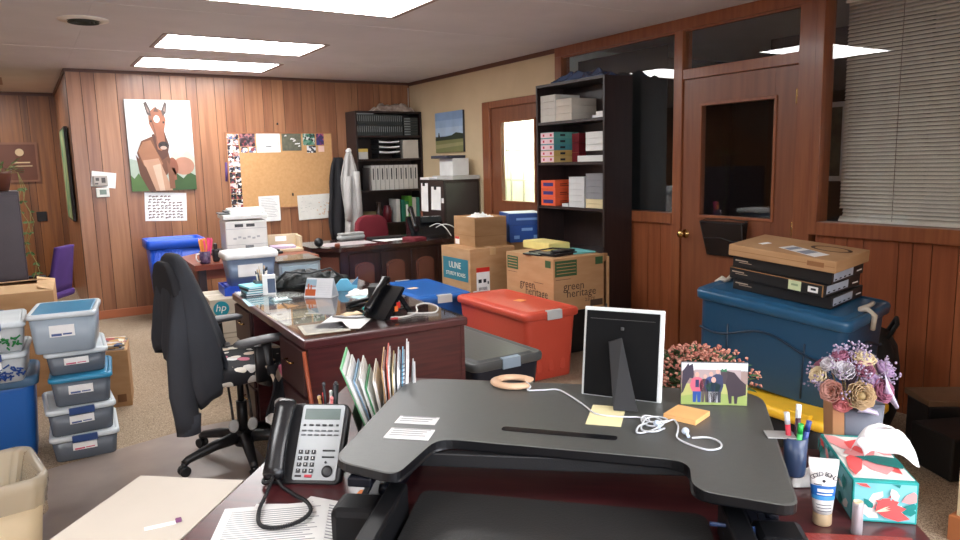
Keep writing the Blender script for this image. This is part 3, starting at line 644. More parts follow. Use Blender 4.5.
for k in range(34):
    a = rd.uniform(0, 2*PI); e = rd.uniform(.1, 1.2); p = Vector((math.cos(a)*.06, math.sin(a)*.06, .13)); d = Vector((math.cos(a)*math.cos(e), math.sin(a)*math.cos(e), math.sin(e)))
    q = p+d*rd.uniform(.04, .12); v_.tube([p, q], .0015, 4); leaf(b, q, d+Vector((0, 0, -.4)), rd.uniform(.04, .07))
for (sx, L) in ((.15, .62), (.18, .8), (.165, .95)):
    pts = [Vector((.05, -.03, .13)), Vector((.14, -.06, .14)), Vector((sx, -.1, .02))]+[Vector((sx+.03*math.sin(j*1.3+L*5), -.12+.02*math.cos(j), -.08*j)) for j in range(1, int(L/.08))]
    v_.tube(pts, .002, 5)
    for p in pts[2:]:
        for s in (-1, 1):
            if rd.random() < .75: leaf(b, p, Vector((s*rd.uniform(.4, 1), rd.uniform(-.6, .2), rd.uniform(-.9, -.1))), rd.uniform(.022, .042), Vector((0, -1, 0)))
b.build('leaves', lf, t); v_.build('stem', P('vine_stem', (130, 130, 70), .6), t)
# purple chair by the hall
t = thing('desk_chair', 'purple chair with dark arm beside the brown carton in the hall', 'chair', (.07, 7.45, 0), R(150))
t.scale = (.85, .85, .93)
pf = P('purple_fabric', (72, 44, 110), .85)
MB().loft([[(x, y+.10*z_, z_*.46+.42) for x, y in rrect(.42-.1*z_, .06, .025, 0, .16)] for z_ in (0, .2, .5, .8, .95, 1)]).build('backrest', pf, t, xf=Matrix.Rotation(PI/2, 4, 'Z'))
MB().box(-.22, .22, -.22, .2, .38, .45, .03).build('seat', pf, t)
for s in (-1, 1): MB().tube([(.1, s*.2, .42), (.12, s*.24, .5), (.0, s*.25, .62), (-.16, s*.22, .62)], .014, 8).build('armrest', M['black'], t)
MB().tube([(0, 0, .06), (0, 0, .4)], .025, 10).build('column', M['black'], t)
b = MB()
for k in range(5):
    a = 2*PI*k/5; b.tube([(0, 0, .08), (.25*math.cos(a), .25*math.sin(a), .06)], [.025, .015], 8)
b.build('star_base', M['black'], t)
for k in range(5):
    a = 2*PI*k/5; MB().tube([(.25*math.cos(a)-.012, .25*math.sin(a), .027), (.25*math.cos(a)+.012, .25*math.sin(a), .027)], .027, 12).build('caster', M['black'], t)
# ================= CENTRE DESK =================
x0, x1, y0, y1 = .945, 1.73, 2.84, 4.24
t = thing('executive_desk', 'burgundy wooden desk with papers under a glass top, mid room', 'desk', ((x0+x1)/2, (y0+y1)/2, 0), R(-1.8))
W, D = x1-x0, y1-y0
MB().box(-W/2, W/2, -D/2, D/2, .705, .745, .008).build('desktop', M['burg'], t)
MB().box(W/2-.03, W/2-.01, -D/2+.02, D/2-.02, .0, .705).build('modesty_panel', M['burg'], t)
for s in (-1, 1):
    b = MB().box(-W/2+.02, W/2-.03, s*(D/2-.02), s*(D/2-.42), .03, .704, .003).box(-W/2+.04, W/2-.05, s*(D/2-.04), s*(D/2-.4), 0, .03); b.build('pedestal', M['burg'], t)
    for k in range(3):
        z = .06+k*.215; dd = MB().box(-W/2+.002, -W/2+.02, s*(D/2-.04), s*(D/2-.40), z, z+.2, .004).build('drawer', P('burg_drawer', (62, 34, 34), .5), t)
        MB().tube([(-W/2+.002, s*(D/2-.18), z+.12), (-W/2-.015, s*(D/2-.18), z+.12), (-W/2-.015, s*(D/2-.27), z+.12), (-W/2+.002, s*(D/2-.27), z+.12)], .004, 6).build('drawer_pull', M['brass'], dd)
GZ = .7455
tag(MB().box(-W/2+.012, W/2-.012, -D/2+.012, D/2-.012, 0, .005).build('glass_sheet', glassmat('desk_glass', (252, 253, 252), 1.5, 0, 0, 1.3)), 'clear glass sheet covering the burgundy desk top', 'glass top', loc=((x0+x1)/2, (y0+y1)/2, GZ+.0022), rz=R(-1.8))
GT = GZ+.0074
def sheet(name, label, cat, x, y, z, w_, d_, rz, mat, group=None, th=.0008, lines=0, lm=None):
    t_ = None
    b = MB(); b.m(mat).box(-w_/2, w_/2, -d_/2, d_/2, 0, th)
    if lines:
        b.m(lm or P('text_grey', (150, 150, 155), .8))
        for k in range(lines):
            yy = d_*.42-k*d_*.84/lines; b.box(-w_*.42, w_*(.42-.12*((k*7) % 5)/4), yy-d_*.1/lines, yy+d_*.1/lines*1.5, th, th+.0003)
    return tag(b.build(name), label, cat, group, (x, y, z), R(rz))
pap = M['white']; creamp = P('cream_paper', (222, 206, 176), .8); brn = P('kraft_paper', (176, 132, 92), .8); bluep_ = P('blue_tint_paper', (170, 205, 215), .7); drk = P('dark_photo', (60, 48, 44), .6)
# under the glass
sheet('paper', 'sheet with faint print under the glass, front left desk corner', 'paper', 1.075, 3.14, GZ+.0002, .22, .28, 6, P('map_paper', (206, 200, 180), .8, c2=(184, 180, 160), nscale=30), lines=12)
sheet('paper', 'kraft brown sheet under the glass in the middle of the desk', 'paper', 1.14, 3.62, GZ+.0002, .34, .18, -3, brn)
sheet('paper', 'dark photo print under the glass right of the cream sheet', 'paper', 1.28, 3.38, GZ+.0002, .2, .2, 4, P('photo_dark', (66, 56, 50), .6, c2=(120, 108, 96), nscale=25))
sheet('paper', 'cream sheet under the glass between kraft sheet and map', 'paper', 1.06, 3.40, GZ+.0002, .22, .16, 0, creamp, lines=5)
sheet('paper', 'pale blue sheet under the glass near the tissue holder', 'paper', 1.03, 3.88, GZ+.0002, .16, .24, -6, bluep_)
sheet('paper', 'white sheet under the glass beside the far edge', 'paper', 1.2, 3.98, GZ+.0002, .18, .2, 8, pap)
# on the glass
sheet('paper', 'white sheet lying on the glass nearest the desk front edge', 'paper', 1.19, 3.06, GT, .21, .27, -38, pap)
sheet('paper', 'printed sheet lying at the front left corner of the glass', 'paper', 1.065, 3.0, GT, .2, .2, -10, P('map_paper2', (196, 192, 176), .8, c2=(216, 212, 196), nscale=20), lines=9)
tag(MB().grid(crumple(.09, .06, .02, 9), 8, 8).build('paper_scrap', P('cream_scrap', (236, 214, 176), .8), solid=.001), 'small crumpled cream scrap on the glass beside the phone', 'paper', loc=(1.28, 3.20, GT+.001))
# books near back left + holder
for k, (c, lb) in enumerate((((40, 90, 110), 'teal book at the bottom of the small stack on the glass desk'), ((120, 200, 215), 'light blue book in the small stack on the glass desk'), ((60, 70, 80), 'grey book in the small stack on the glass desk'), ((110, 205, 220), 'topmost pale blue book in the small stack on the glass desk'))):
    t = thing('book', lb, 'book', (1.055, 4.11, GT+k*.0128), R(4*k-5), 'small books stacked on the glass desk')
    MB().box(-.052, .052, -.08, .08, 0, .0025).box(-.052, .052, -.08, .08, .0095, .012).box(-.055, -.052, -.08, .08, 0, .012).build('cover', P('book_cover_%d' % k, c, .5), t); MB().box(-.051, .048, -.076, .076, .0025, .0095).build('pages', M['white'], t)
t = thing('phone_stand', 'white upright holder with dark blue front on the glass desk', 'holder', (1.125, 4.03, GT), R(-15))
t.scale = (.72, .8, .85)
MB().loft([[(-.05, -.03, 0), (.05, -.03, 0), (.05, .03, 0), (-.05, .03, 0)], [(-.05, -.012, .13), (.05, -.012, .13), (.05, .02, .13), (-.05, .02, .13)]], smooth=False).build('holder_body', M['whitep'], t)
MB().loft([[(-.012, -.0312, .012), (.046, -.0312, .012), (.046, -.029, .012), (-.012, -.029, .012)], [(-.012, -.016, .105), (.046, -.016, .105), (.046, -.014, .105), (-.012, -.014, .105)]], smooth=False).build('blue_panel', P('navy_panel', (36, 60, 92), .4), t)
t = thing('pencil_holder', 'grey mesh holder full of pens behind the white holder', 'pen holder', (1.12, 4.15, GT), 0)
t.scale = (.75, .75, .75)
MB().box(-.06, .06, -.04, -.037, 0, .09).box(-.06, .06, .037, .04, 0, .09).box(-.06, -.057, -.037, .037, 0, .09).box(.057, .06, -.037, .037, 0, .09).box(-.057, .057, -.037, .037, 0, .003).build('cup_wall', P('grey_mesh', (110, 112, 114), .5), t)
rd = random.Random(5)
def pens(n, x, y, z, spread, h_, labels, rd, cols, rad=.0042, group=None):
    for k in range(n):
        a = 2*PI*k/n; p = Vector((x+math.cos(a)*spread*.5, y+math.sin(a)*spread*.5, z+.004)); q = Vector((x+math.cos(a)*spread*rd.uniform(.9, 1.5), y+math.sin(a)*spread*rd.uniform(.9, 1.5), z+h_*rd.uniform(.85, 1.1)))
        d = (q-p); cname = cols[k % len(cols)]
        t_ = thing('pen', labels[k % len(labels)], 'pen', p, 0, group)
        MB().tube([(0, 0, 0), d*.85], rad, 8).build('barrel', P('pen_%d_%d_%d' % cname, cname, .35), t_); MB().tube([d*.85, d], [rad*1.08, rad*.8], 8).build('cap', P('pen_%d_%d_%d' % cols[(k+1) % len(cols)], cols[(k+1) % len(cols)], .35), t_)
pens(7, 1.12, 4.15, GT, .026, .135, ['white pen standing in the grey holder on the glass desk', 'dark pen standing in the grey holder on the glass desk', 'tan pencil standing in the grey holder on the glass desk'], rd, [(225, 220, 210), (40, 44, 60), (200, 170, 130)], group='pens in the grey holder on the glass desk')
# desk calendar
t = thing('desk_calendar', 'white tent desk calendar with an orange picture on the glass desk', 'calendar', (1.335, 3.77, GT), R(-48))
t.scale = (.84, .84, .84)
b = MB().loft([[(-.10, -.05, 0), (.10, -.05, 0), (.095, -.005, .12), (-.095, -.005, .12)], [(-.10, -.048, 0), (.10, -.048, 0), (.095, -.003, .12), (-.095, -.003, .12)]], smooth=False)
b.loft([[(-.10, .05, 0), (.10, .05, 0), (.095, .003, .12), (-.095, .003, .12)], [(-.10, .048, 0), (.10, .048, 0), (.095, .001, .12), (-.095, .001, .12)]], smooth=False)
b.box(-.10, .10, -.05, .05, 0, .001).build('card', P('calendar_white', (222, 226, 230), .6), t)
fc = face_map((-.10, -.0502, 0), (1, 0, 0), (0, .045, .12), .2, .128)
b = MB(); b.m(P('cal_sky', (150, 180, 196), .6)).prism(sq(.03, .4, .52, .93), .001, .0015, fc).m(P('cal_orange', (196, 96, 52), .6)).prism(sq(.03, .4, .08, .42), .001, .0015, fc).prism(sq(.1, .15, .42, .7), .0015, .002, fc).prism(sq(.2, .25, .42, .64), .0015, .002, fc).prism(sq(.05, .38, .56, .6), .0015, .002, fc)
b.m(P('cal_grey', (176, 184, 192), .6))
for k in range(6): b.prism(sq(.46, .94, .16+k*.12, .165+k*.12), .001, .0013, fc)
b.build('printed_page', None, t)
# teal bird-like cloth and white things behind
t = thing('tape_roll_dispenser', 'light blue tape dispenser behind the desk calendar', 'tape dispenser', (1.50, 3.87, GT), R(-25))
MB().prism(fillet([(-.07, 0), (.08, 0), (.085, .03), (.05, .035), (.03, .065), (-.01, .065), (-.04, .03), (-.07, .02)], .008, 3), -.02, .02, lambda a, c, d: (a, d, c)).build('holder_body', P('sky_plastic', (96, 176, 210), .4), t)
MB().prism([(.05, .035), (.09, .075), (.085, .03)], -.018, .018, lambda a, c, d: (a, d, c)).build('cutter', P('sky_dark', (60, 120, 160), .4), t)
tag(MB().grid(crumple(.2, .14, .035, 2), 12, 10).build('tissue', M['white'], solid=.001), 'crumpled white wrapper with a red corner behind the desk phone', 'paper', loc=(1.56, 3.68, GT+.001), rz=R(-30))
sheet('paper', 'pale blue leaflet beside the desk calendar', 'paper', 1.52, 3.58, GT, .12, .15, 10, bluep_)
tag(MB().box(-.05, .05, -.06, .06, 0, .10, .004).build('card_box', M['black']), 'black square box standing behind the angled desk phone', 'box', loc=(1.50, 3.36, GT), rz=R(-32))
t = thing('stapler', 'black stapler lying beside the black square box', 'stapler', (1.38, 3.36, GT), R(20))
MB().box(-.07, .07, -.018, .018, 0, .012, .004).build('base', M['black'], t); MB().loft([[(-.07, s*.016, .014), (-.07, s*.016, .03), (.07, s*.014, .036), (.08, s*.012, .05), (.075, s*.012, .024)] for s in (-1, 1)]).build('arm', M['black'], t)
# angled black desk phone on glass
t = thing('desk_phone', 'black angled desk phone with red stickers on the burgundy desk', 'phone', (1.42, 3.07, GT), R(22))
t.scale = (.86, .8, .84)
b = MB(); b.loft([[(-.13, s*.085, .004), (-.115, s*.085, .022), (.03, s*.085, .165), (.045, s*.085, .155), (.03, s*.085, .135), (-.09, s*.085, .0)] for s in (-1, 1)], smooth=False); b.build('phone_body', M['blackg'], t)
b = MB()
for s in (-1, 1): b.loft([[(.0, s*.07-.008, .11), (.02, s*.07-.008, .12), (.115, s*.07-.008, .0), (.085, s*.07-.008, .0)], [(.0, s*.07+.008, .11), (.02, s*.07+.008, .12), (.115, s*.07+.008, .0), (.085, s*.07+.008, .0)]], smooth=False)
b.box(-.02, .1, -.06, .06, .03, .036).build('stand', M['blackg'], t)
b = MB().tube([(-.125, .055, .035), (-.11, .055, .06), (-.04, .055, .125), (.03, .055, .195), (.05, .055, .19)], [.022, .026, .018, .026, .022], 10); b.build('handset', M['blackg'], t)
MB().tube([(-.1, .072, .07), (-.04, .074, .14), (.03, .072, .21)], .003, 6).build('silver_trim', P('silver_trim', (180, 184, 186), .3), t)
b = MB(); b.m(M['red']).box(-.03, .0, -.0865, -.085, .05, .085).m(P('orange_sticker', (236, 120, 50), .6)).box(-.045, -.02, -.087, -.085, .035, .065); b.build('sticker', None, t)
tag(MB().prism([(-.025, 0), (.025, 0), (0, .04)], -.002, .002, lambda a, c, d: (a, c*.6, .002+d)).build('red_clip', M['red']), 'small red clip under the angled desk phone', 'clip', loc=(1.405, 2.99, GT), rz=R(200))
tag(MB().tube(catmull([(0, 0, .004), (.05, -.04, .004), (.11, -.03, .004), (.17, .02, .004), (.2, .08, .02), (.24, .06, .03), (.27, .0, .02), (.24, -.04, .004), (.18, -.03, .004), (.12, .02, .004)]), .004, 8).build('cable', M['cable']), 'white looped phone cable at the right corner of the burgundy desk', 'cable', loc=(1.38, 3.02, GT))
tag(MB().tube(catmull([(0, 0, .005), (-.06, -.05, .005), (-.12, -.05, .005), (-.17, .0, .005), (-.2, .05, .005)]), .005, 8).build('cable', P('grey_cable', (120, 120, 118), .5)), 'grey cable running left from the angled desk phone', 'cable', loc=(1.38, 3.14, GT))
tag(MB().sphere((0, 0, .012), .012).build('push_pin_ball', P('teal_ball', (40, 160, 160), .4)), 'small teal ball beside the angled desk phone', 'ball', loc=(1.36, 3.23, GT))
# heap of black bags behind desk's far end
t = thing('black_bag', 'black plastic and fabric bag heaped at the far end of the burgundy desk', 'bag', (1.37, 4.12, GT), R(-12))
t.scale = (.86, .8, .72)
bagm = P('black_bag_fabric', (20, 21, 22), .5, c2=(34, 38, 36), nscale=18, bump=.8, bscale=26)
def bagf(ox, oy, w_, d_, h_, sd):
    rd = random.Random(sd); ph = [(rd.uniform(3, 9), rd.uniform(0, 6)) for _ in range(5)]
    return [[(ox+math.cos(a)*w_*k*(1+.12*math.sin(ph[0][0]*a+ph[0][1])), oy+math.sin(a)*d_*k*(1+.12*math.sin(ph[1][0]*a)), max(0.001, h_*z*(1+.18*math.sin(ph[2][0]*.7*a+z*4)))) for a in [2*PI*j/30 for j in range(30)]] for k, z in ((.85, 0), (1, .15), (1.02, .4), (.9, .7), (.62, .9), (.3, 1.0), (.05, 1.0))]
MB().loft(bagf(0, 0, .18, .11, .13, 2)).loft(bagf(-.13, .05, .13, .1, .09, 5)).loft(bagf(.17, .02, .12, .1, .10, 7)).build('bag_body', bagm, t)
b = MB().tube([(-.22, -.05, .05), (-.14, -.08, .15), (.02, -.09, .13), (.16, -.07, .155), (.24, -.04, .06)], .008, 8).tube([(-.1, -.1, .03), (-.02, -.14, .05), (.06, -.13, .02)], .007, 8); b.build('strap', P('strap_dark', (40, 44, 46), .6), t)
tag(MB().grid(crumple(.1, .08, .03, 5), 8, 8).build('plastic_wrapper', glassmat('plastic_wrap', (206, 226, 226), 1.45, .2, .5), solid=.001), 'clear plastic wrapper on the glass desk near the books', 'wrapper', loc=(1.12, 3.80, GT+.001))
# wooden ruler/stick leaning on the front of the desk
tag(MB().tube([(0, 0, 0), (-.045, .05, .70)], .009, 8).build('wooden_stick', P('orange_wood', (168, 84, 54), .4)), 'orange-brown wooden stick leaning at the desk corner behind the chair', 'stick', loc=(.965, 2.80, .001))

# ================= CHAIR MAT AND OFFICE CHAIR =================
tag(MB().prism(fillet([(-.06, 4.02), (.68, 4.2), (.9, 4.2), (.9, 2.3), (-.5, 2.3), (-.5, 3.1), (-.04, 3.5)], .05), .0005, .004).build('chair_mat', P('chair_mat_vinyl', (150, 136, 126), .28, c2=(138, 124, 116), nscale=5)), 'translucent grey vinyl chair mat on the carpet under the office chair', 'chair mat')
t = thing('office_chair', 'black office chair with a dark jacket hung over its back', 'chair', (.825, 3.60, .0045), R(8))
floral = voro('floral_fabric', [(226, 218, 206), (196, 110, 130), (214, 196, 176), (20, 20, 28), (226, 224, 222), (190, 170, 150), (210, 206, 200)], 16, .85, base=(16, 17, 24), thr=.5)
bp_ = P('chair_plastic', (26, 26, 28), .42)
rng = []
for k in range(5):
    a = R(184+72*k); cx, cy = .31*math.cos(a), .31*math.sin(a)
    rng.append((cx, cy))
b = MB()
for cx, cy in rng:
    b.tube([(cx*.08, cy*.08, .115), (cx*.5, cy*.5, .105), (cx*.93, cy*.93, .075), (cx, cy, .06)], [.034, .027, .02, .018], 8)
b.lathe([(.045, .07), (.05, .08), (.05, .14), (.03, .15)])
b.build('star_base', bp_, t)
for cx, cy in rng:
    c = MB()
    for s in (-1, 1):
        n = Vector((-cy, cx, 0)).normalized(); p = Vector((cx, cy, .026))+n*s*.015
        c.tube([p-n*.009, p-n*.006, p+n*.006, p+n*.009], [.022, .026, .026, .022], 14)
    c.tube([(cx, cy, .04), (cx, cy, .065)], .012, 8); c.build('caster', bp_, t)
MB().tube([(0, 0, .14), (0, 0, .3)], .026, 12).tube([(0, 0, .3), (0, 0, .42)], .016, 12).build('gas_column', bp_, t)
MB().box(-.12, .12, -.09, .09, .41, .445, .01).tube([(-.1, 0, .43), (-.27, 0, .42), (-.3, 0, .5), (-.29, 0, .62)], [.02, .022, .022, .02], 8).build('mechanism', bp_, t)
S = lambda w_, d_, z, r=.12: [(p[0], p[1], z+.012*(abs(p[0])/.25)**2) for p in rrect(w_, d_, r, n=6)]
MB().loft([S(.40, .42, .445), S(.48, .50, .455), S(.50, .52, .485), S(.49, .51, .515), S(.45, .47, .53), S(.3, .3, .533, .1)]).build('seat', floral, t)
for s in (-1, 1):
    MB().tube([(.03, s*.2, .44), (.03, s*.29, .45), (.03, s*.305, .5), (.02, s*.305, .645)], [.02, .02, .022, .026], 8).loft([[(px_, s*.305+py_, z) for px_, py_ in rrect(.075, .028, .012)] for z in (.47, .64)]).build('arm_post', bp_, t)
    MB().loft([[(-.13+k, s*.305+w_*math.cos(a), .662+.006*math.sin(k*9)+hh*math.sin(a)) for a in [2*PI*j/12 for j in range(12)]] for k, w_, hh in ((0, .015, .008), (.02, .036, .016), (.08, .044, .018), (.18, .044, .018), (.26, .038, .016), (.285, .018, .008))]).build('arm_pad', P('arm_pad', (78, 78, 80), .5), t)
    MB().tube([(.055, s*.305-.022, .53), (.055, s*.305-.034, .53)] if s > 0 else [(.045, s*.305-.012, .5), (.045, s*.305-.03, .5)], .014, 12).build('arm_knob', M['grey'], t)
# backrest
b = MB()
b.loft([[(x_-.25-(z-.55)*.14, y_, z) for x_, y_ in rrect(th, ww, th*.45)] for z, ww, th in ((.55, .3, .03), (.58, .38, .06), (.8, .40, .07), (.96, .30, .05), (1.02, .2, .035), (1.04, .1, .02))]).build('backrest', P('chair_fabric', (30, 30, 34), .9), t)
# paddles under seat
for k, (x_, y_) in enumerate(((-.10, -.17), (-.02, -.20), (.2, -.2))):
    MB().tube([(x_, y_+.06, .42), (x_-.01, y_+.01, .33), (x_-.01, y_, .27)], .006, 6).build('lever', bp_, t)
    MB().loft([[(x_-.01+.026*k_*math.cos(a), y_-.008+j*.01, .24+.034*k_*math.sin(a)) for a in [2*PI*q_/14 for q_ in range(14)]] for j, k_ in ((0, .8), (.5, 1), (1, .8))]).build('lever_paddle', P('paddle_grey', (160, 160, 158), .35), t)
# draped floral cloth hanging on the desk side of the seat
def cl(u, v): return (-.02+.14*u+.02*math.sin(v*5), -.375-.02*math.sin(u*9+v*4)-.03*v, .56-.33*v*(1-.35*abs(u-.6)))
tag(MB().grid(cl, 12, 14).build('floral_cloth', floral, solid=.008), 'black floral cloth hanging off the office chair seat by the desk', 'cloth', loc=(.825, 3.60, .0045), rz=R(8))
# jacket
jm = P('charcoal_jacket', (50, 53, 60), .85, c2=(42, 45, 51), nscale=3, bump=.12, bscale=240)
jk = thing('jacket', 'charcoal fleece jacket draped over the back of the office chair', 'jacket', (.825, 3.60, .0045), R(8))
secs = []; N = 72
zs = [1.072, 1.068, 1.05, 1.01, .95, .89, .83, .77, .71, .66, .62, .58, .55]
HEM = [(0, .50), (60, .50), (120, .55), (180, .64), (215, .50), (250, .37), (270, .41), (300, .44), (340, .47), (360, .50)]
for i, z in enumerate(zs):
    t_ = (1.07-z)/.52*.8; sec = []
    a_ = (.03, .07, .11, .15, .185, .21, .23, .245, .255, .26, .255, .24, .22)[i]; bb = (.008, .022, .034, .05, .066, .082, .098, .112, .125, .135, .14, .14, .135)[i]
    for j in range(N):
        th = 2*PI*j/N; f = 1+(.02+.20*t_)*(math.sin(th*8+1.0*math.sin(z*6))+.4*math.sin(th*17+z*5))*min(1, t_*3)
        sx = math.cos(th); sy = math.sin(th)
        deg = (math.degrees(th)) % 360
        for (d0, h0), (d1, h1) in zip(HEM, HEM[1:]):
            if d0 <= deg <= d1: hz = h0+(h1-h0)*(deg-d0)/(d1-d0)
        zz = 1.07-(1.07-z)/.52*(1.07-hz)
        x_ = -.272+.075*t_+bb*.93*f*(abs(sx)**.8)*(1 if sx > 0 else -1)
        y_ = a_*(.96+.04*f)*(abs(sy)**.8)*(1 if sy > 0 else -1)
        if z <= .66 and sx > .2: x_ = min(x_, -.17)
        sec.append((x_, y_, zz))
    secs.append(sec)
MB().loft(secs, True, False).build('jacket_body', jm, jk, solid=.006)
# sleeve hanging down
sl_ = [(-.29, -.13, .92), (-.31, -.17, .78), (-.335, -.20, .62), (-.345, -.21, .46), (-.335, -.215, .36), (-.33, -.215, .275)]
secs = []
for i, p in enumerate(sl_):
    w_ = (.03, .055, .06, .056, .05, .047)[i]
    secs.append([(p[0]+w_*1.0*math.cos(a)*(1+.1*math.sin(a*5+i)), p[1]+.035*math.sin(a), p[2]+.0) for a in [2*PI*j/20 for j in range(20)]])
MB().loft(secs, True, False).build('sleeve', jm, jk, solid=.004)
MB().loft([[(p[0]*.97, p[1]*.97-.003, p[2]) for p in secs[-2]], [(p[0]*1.0, p[1], p[2]-.002) for p in secs[-1]]], False, False).build('cuff', P('jacket_cuff', (58, 62, 70), .9), jk, solid=.008)
MB().loft([[(-.29+.0*k, -.11+.05*k, 1.0-.02*k), (-.24, -.17+.06*k, .86), (-.17, -.2+.06*k, .7), (-.13, -.21+.06*k, .56), (-.16, -.21+.06*k, .45)] for k in (0, 1, 2)], False, False, closed=False).build('front_flap', jm, jk, solid=.008)

# ================= BACK LEFT: TABLE, PRINTER, HP BOX, BINS =================
t = thing('recycling_bin', 'tall bright blue plastic recycling bin against the panelled wall', 'bin', (1.20, 7.55, 0), R(-2))
rb = P('recycle_blue', (24, 84, 206), .4, bump=.1, bscale=50)
S = lambda w_, d_, z: [(p[0], p[1], z) for p in rrect(w_, d_, .04)]
b = MB().loft([S(.38, .3, 0), S(.48, .38, .76), S(.475, .375, .76), S(.37, .29, .02)], True, True); b.build('body', rb, t)
MB().loft([S(.50, .40, .72), S(.53, .43, .725), S(.53, .43, .80), S(.515, .415, .805), S(.48, .38, .80), S(.48, .38, .72)], False, False).build('rim', rb, t)
b = MB()
for k in range(9): b.box(-.2+k*.03-.004, -.2+k*.03+.004, -.219, -.215, .64, .71)
b.build('rim_ribs', rb, t)
t = thing('side_table', 'red-brown wooden table carrying the white printer, back left', 'table', (1.60, 6.25, 0))
tw = P('table_wood', (138, 68, 46), .35, coat=.2, c2=(118, 56, 38), nscale=4, stretch=(1, 9, 9))
MB().prism([(-.54, .14), (-.56, -.55), (.42, -.55), (.42, .42), (-.28, .42)], .70, .74).build('tabletop', tw, t)
for x_, y_ in ((-.5, -.48), (-.48, .08), (.36, .36), (.36, -.48)): MB().box(x_-.03, x_+.03, y_-.03, y_+.03, 0, .70, .004).build('leg', P('table_leg', (46, 34, 40), .4), t)
MB().box(-.5, .4, -.5, -.48, .62, .70).box(-.51, -.49, -.5, .08, .35, .70).build('apron', P('table_apron', (112, 56, 40), .4), t)
# mug and fans
t = thing('mug', 'white mug with a dark picture holding paper fans, back left table', 'mug', (1.14, 5.80, .7405))
MB().lathe([(.036, 0), (.04, .004), (.042, .095), (.038, .095), (.036, .006), (.001, .006)], n=24, cap1=True).build('mug_body', P('mug_dark', (60, 44, 76), .3, c2=(120, 100, 130), nscale=40), t)
MB().tube([(-.04, -.01, .08), (-.065, -.016, .075), (-.07, -.018, .045), (-.055, -.014, .02), (-.038, -.01, .02)], .006, 8).build('handle', M['whitep'], t)
for k, (c, dx, lb) in enumerate((((236, 150, 70), -.012, 'orange pleated paper fan standing in the mug'), ((240, 80, 130), .022, 'pink pleated paper fan standing in the mug'))):
    t = thing('paper_fan', lb, 'fan', (1.14+dx, 5.80, .7475)); b = MB()
    for j in range(5):
        x_ = (j-2)*.010; b.loft([[(x_*.3, -.004+.003*(j % 2), .0), (x_*.3+.006, .0, .0), (x_*.3+.003, .004, 0)], [(x_*1.5, -.006+.01*(j % 2), .19-.01*abs(j-2)), (x_*1.5+.016, 0, .19-.01*abs(j-2)), (x_*1.5+.008, .006, .19)]], smooth=False)
    b.build('fan_blade', P('fan_%d' % k, c, .7), t)
tag(MB().cbox((0, 0, .05), (.05, .05, .1), .012).cbox((0, 0, .12), (.03, .03, .05), .01).build('hand_sanitizer', M['black']), 'small black bottle right beside the mug of fans', 'bottle', loc=(1.235, 5.86, .7405))
# black tray/stand below printer
tag(MB().box(-.27, .27, -.24, .24, 0, .02, .005).box(-.25, .25, -.22, .22, .02, .035, .004).build('printer_stand', M['black']), 'low black stand underneath the white printer', 'stand', loc=(1.56, 6.26, .7405), rz=R(-4))
t = thing('printer', 'white multifunction laser printer with scanner lid, back left table', 'printer', (1.56, 6.26, .7765), R(-6))
t.scale = (.84, .9, 1.02)
pw = P('printer_white', (222, 226, 222), .4); pg = P('printer_grey', (60, 62, 64), .4)
b = MB().box(-.20, .20, -.2, .2, 0, .25, .012); b.build('body', pw, t)
MB().box(-.215, .21, -.21, .2, .262, .30, .008).box(-.14, .19, -.17, .15, .30, .345, .01).build('scanner_lid', pw, t)
MB().box(-.24, -.06, -.15, .1, .305, .315, .004).box(-.18, -.08, -.1, .1, .316, .33, .004).build('paper_feeder', pg, t)
b = MB().box(-.11, -.03, -.202, -.199, .20, .225).box(.0, .08, -.202, -.199, .20, .225); b.build('vent_slots', pg, t)
MB().box(-.02, .06, -.202, -.199, .01, .05).build('tray_handle', P('printer_mid', (120, 126, 128), .4), t)
b = MB().box(-.195, .195, -.2012, -.2, .185, .188).box(-.195, .195, -.2012, -.2, .055, .058)
for k in range(6): b.box(-.13+k*.045, -.10+k*.045, -.2012, -.2, .10+.01*(k % 2), .115+.01*(k % 2))
b.build('panel_lines', P('printer_line', (170, 178, 180), .5), t)
MB().box(.2, .206, -.12, -.03, .03, .06).box(.2, .206, -.15, -.1, .15, .22).box(.2, .206, -.02, .06, .1, .13).build('side_vent', pg, t)
# literature tray
t = thing('desktop_tray', 'beige desk tray with a white card behind the black bags', 'tray', (1.875, 6.2, .7405), R(-8))
t.scale = (.8, .9, .85)
tr_ = P('tray_beige', (196, 178, 146), .6)
MB().box(-.19, .19, -.14, .14, 0, .03, .004).box(-.19, .19, .125, .14, .03, .16, .004).box(-.19, -.165, -.10, .14, .03, .15, .004).box(.165, .19, -.10, .14, .03, .15, .004).build('tray_body', tr_, t)
MB().box(-.14, .12, -.1, .1, .031, .055).build('paper_stack', P('lilac_paper', (190, 170, 196), .7), t); MB().box(-.06, .06, .118, .124, .09, .14).build('white_card', M['white'], t)
tag(MB().sphere((0, 0, .042), .042, 10).build('ball', M['black']), 'small black ball on the desk edge beside the beige tray', 'ball', loc=(2.2, 6.2, .7455))
# grey drawer unit below
t = thing('drawer_unit', 'grey plastic drawer unit with glass-like top before the dark desk', 'drawer unit', (1.74, 5.50, 0), R(-3))
MB().box(-.16, .16, -.17, .16, .0, .745, .006).build('frame', P('drawer_grey', (130, 140, 144), .45), t)
MB().box(-.17, .17, -.18, .17, .745, .765, .006).build('top', P('drawer_top', (60, 54, 48), .12), t)
for k in range(3): MB().box(-.14, .14, -.178, -.17, .05+k*.23, .26+k*.23, .004).build('drawer', P('drawer_clear', (150, 170, 180), .25), t)
MB().box(-.08, .1, -.1795, -.1785, .58, .68).build('label', M['white'], t)
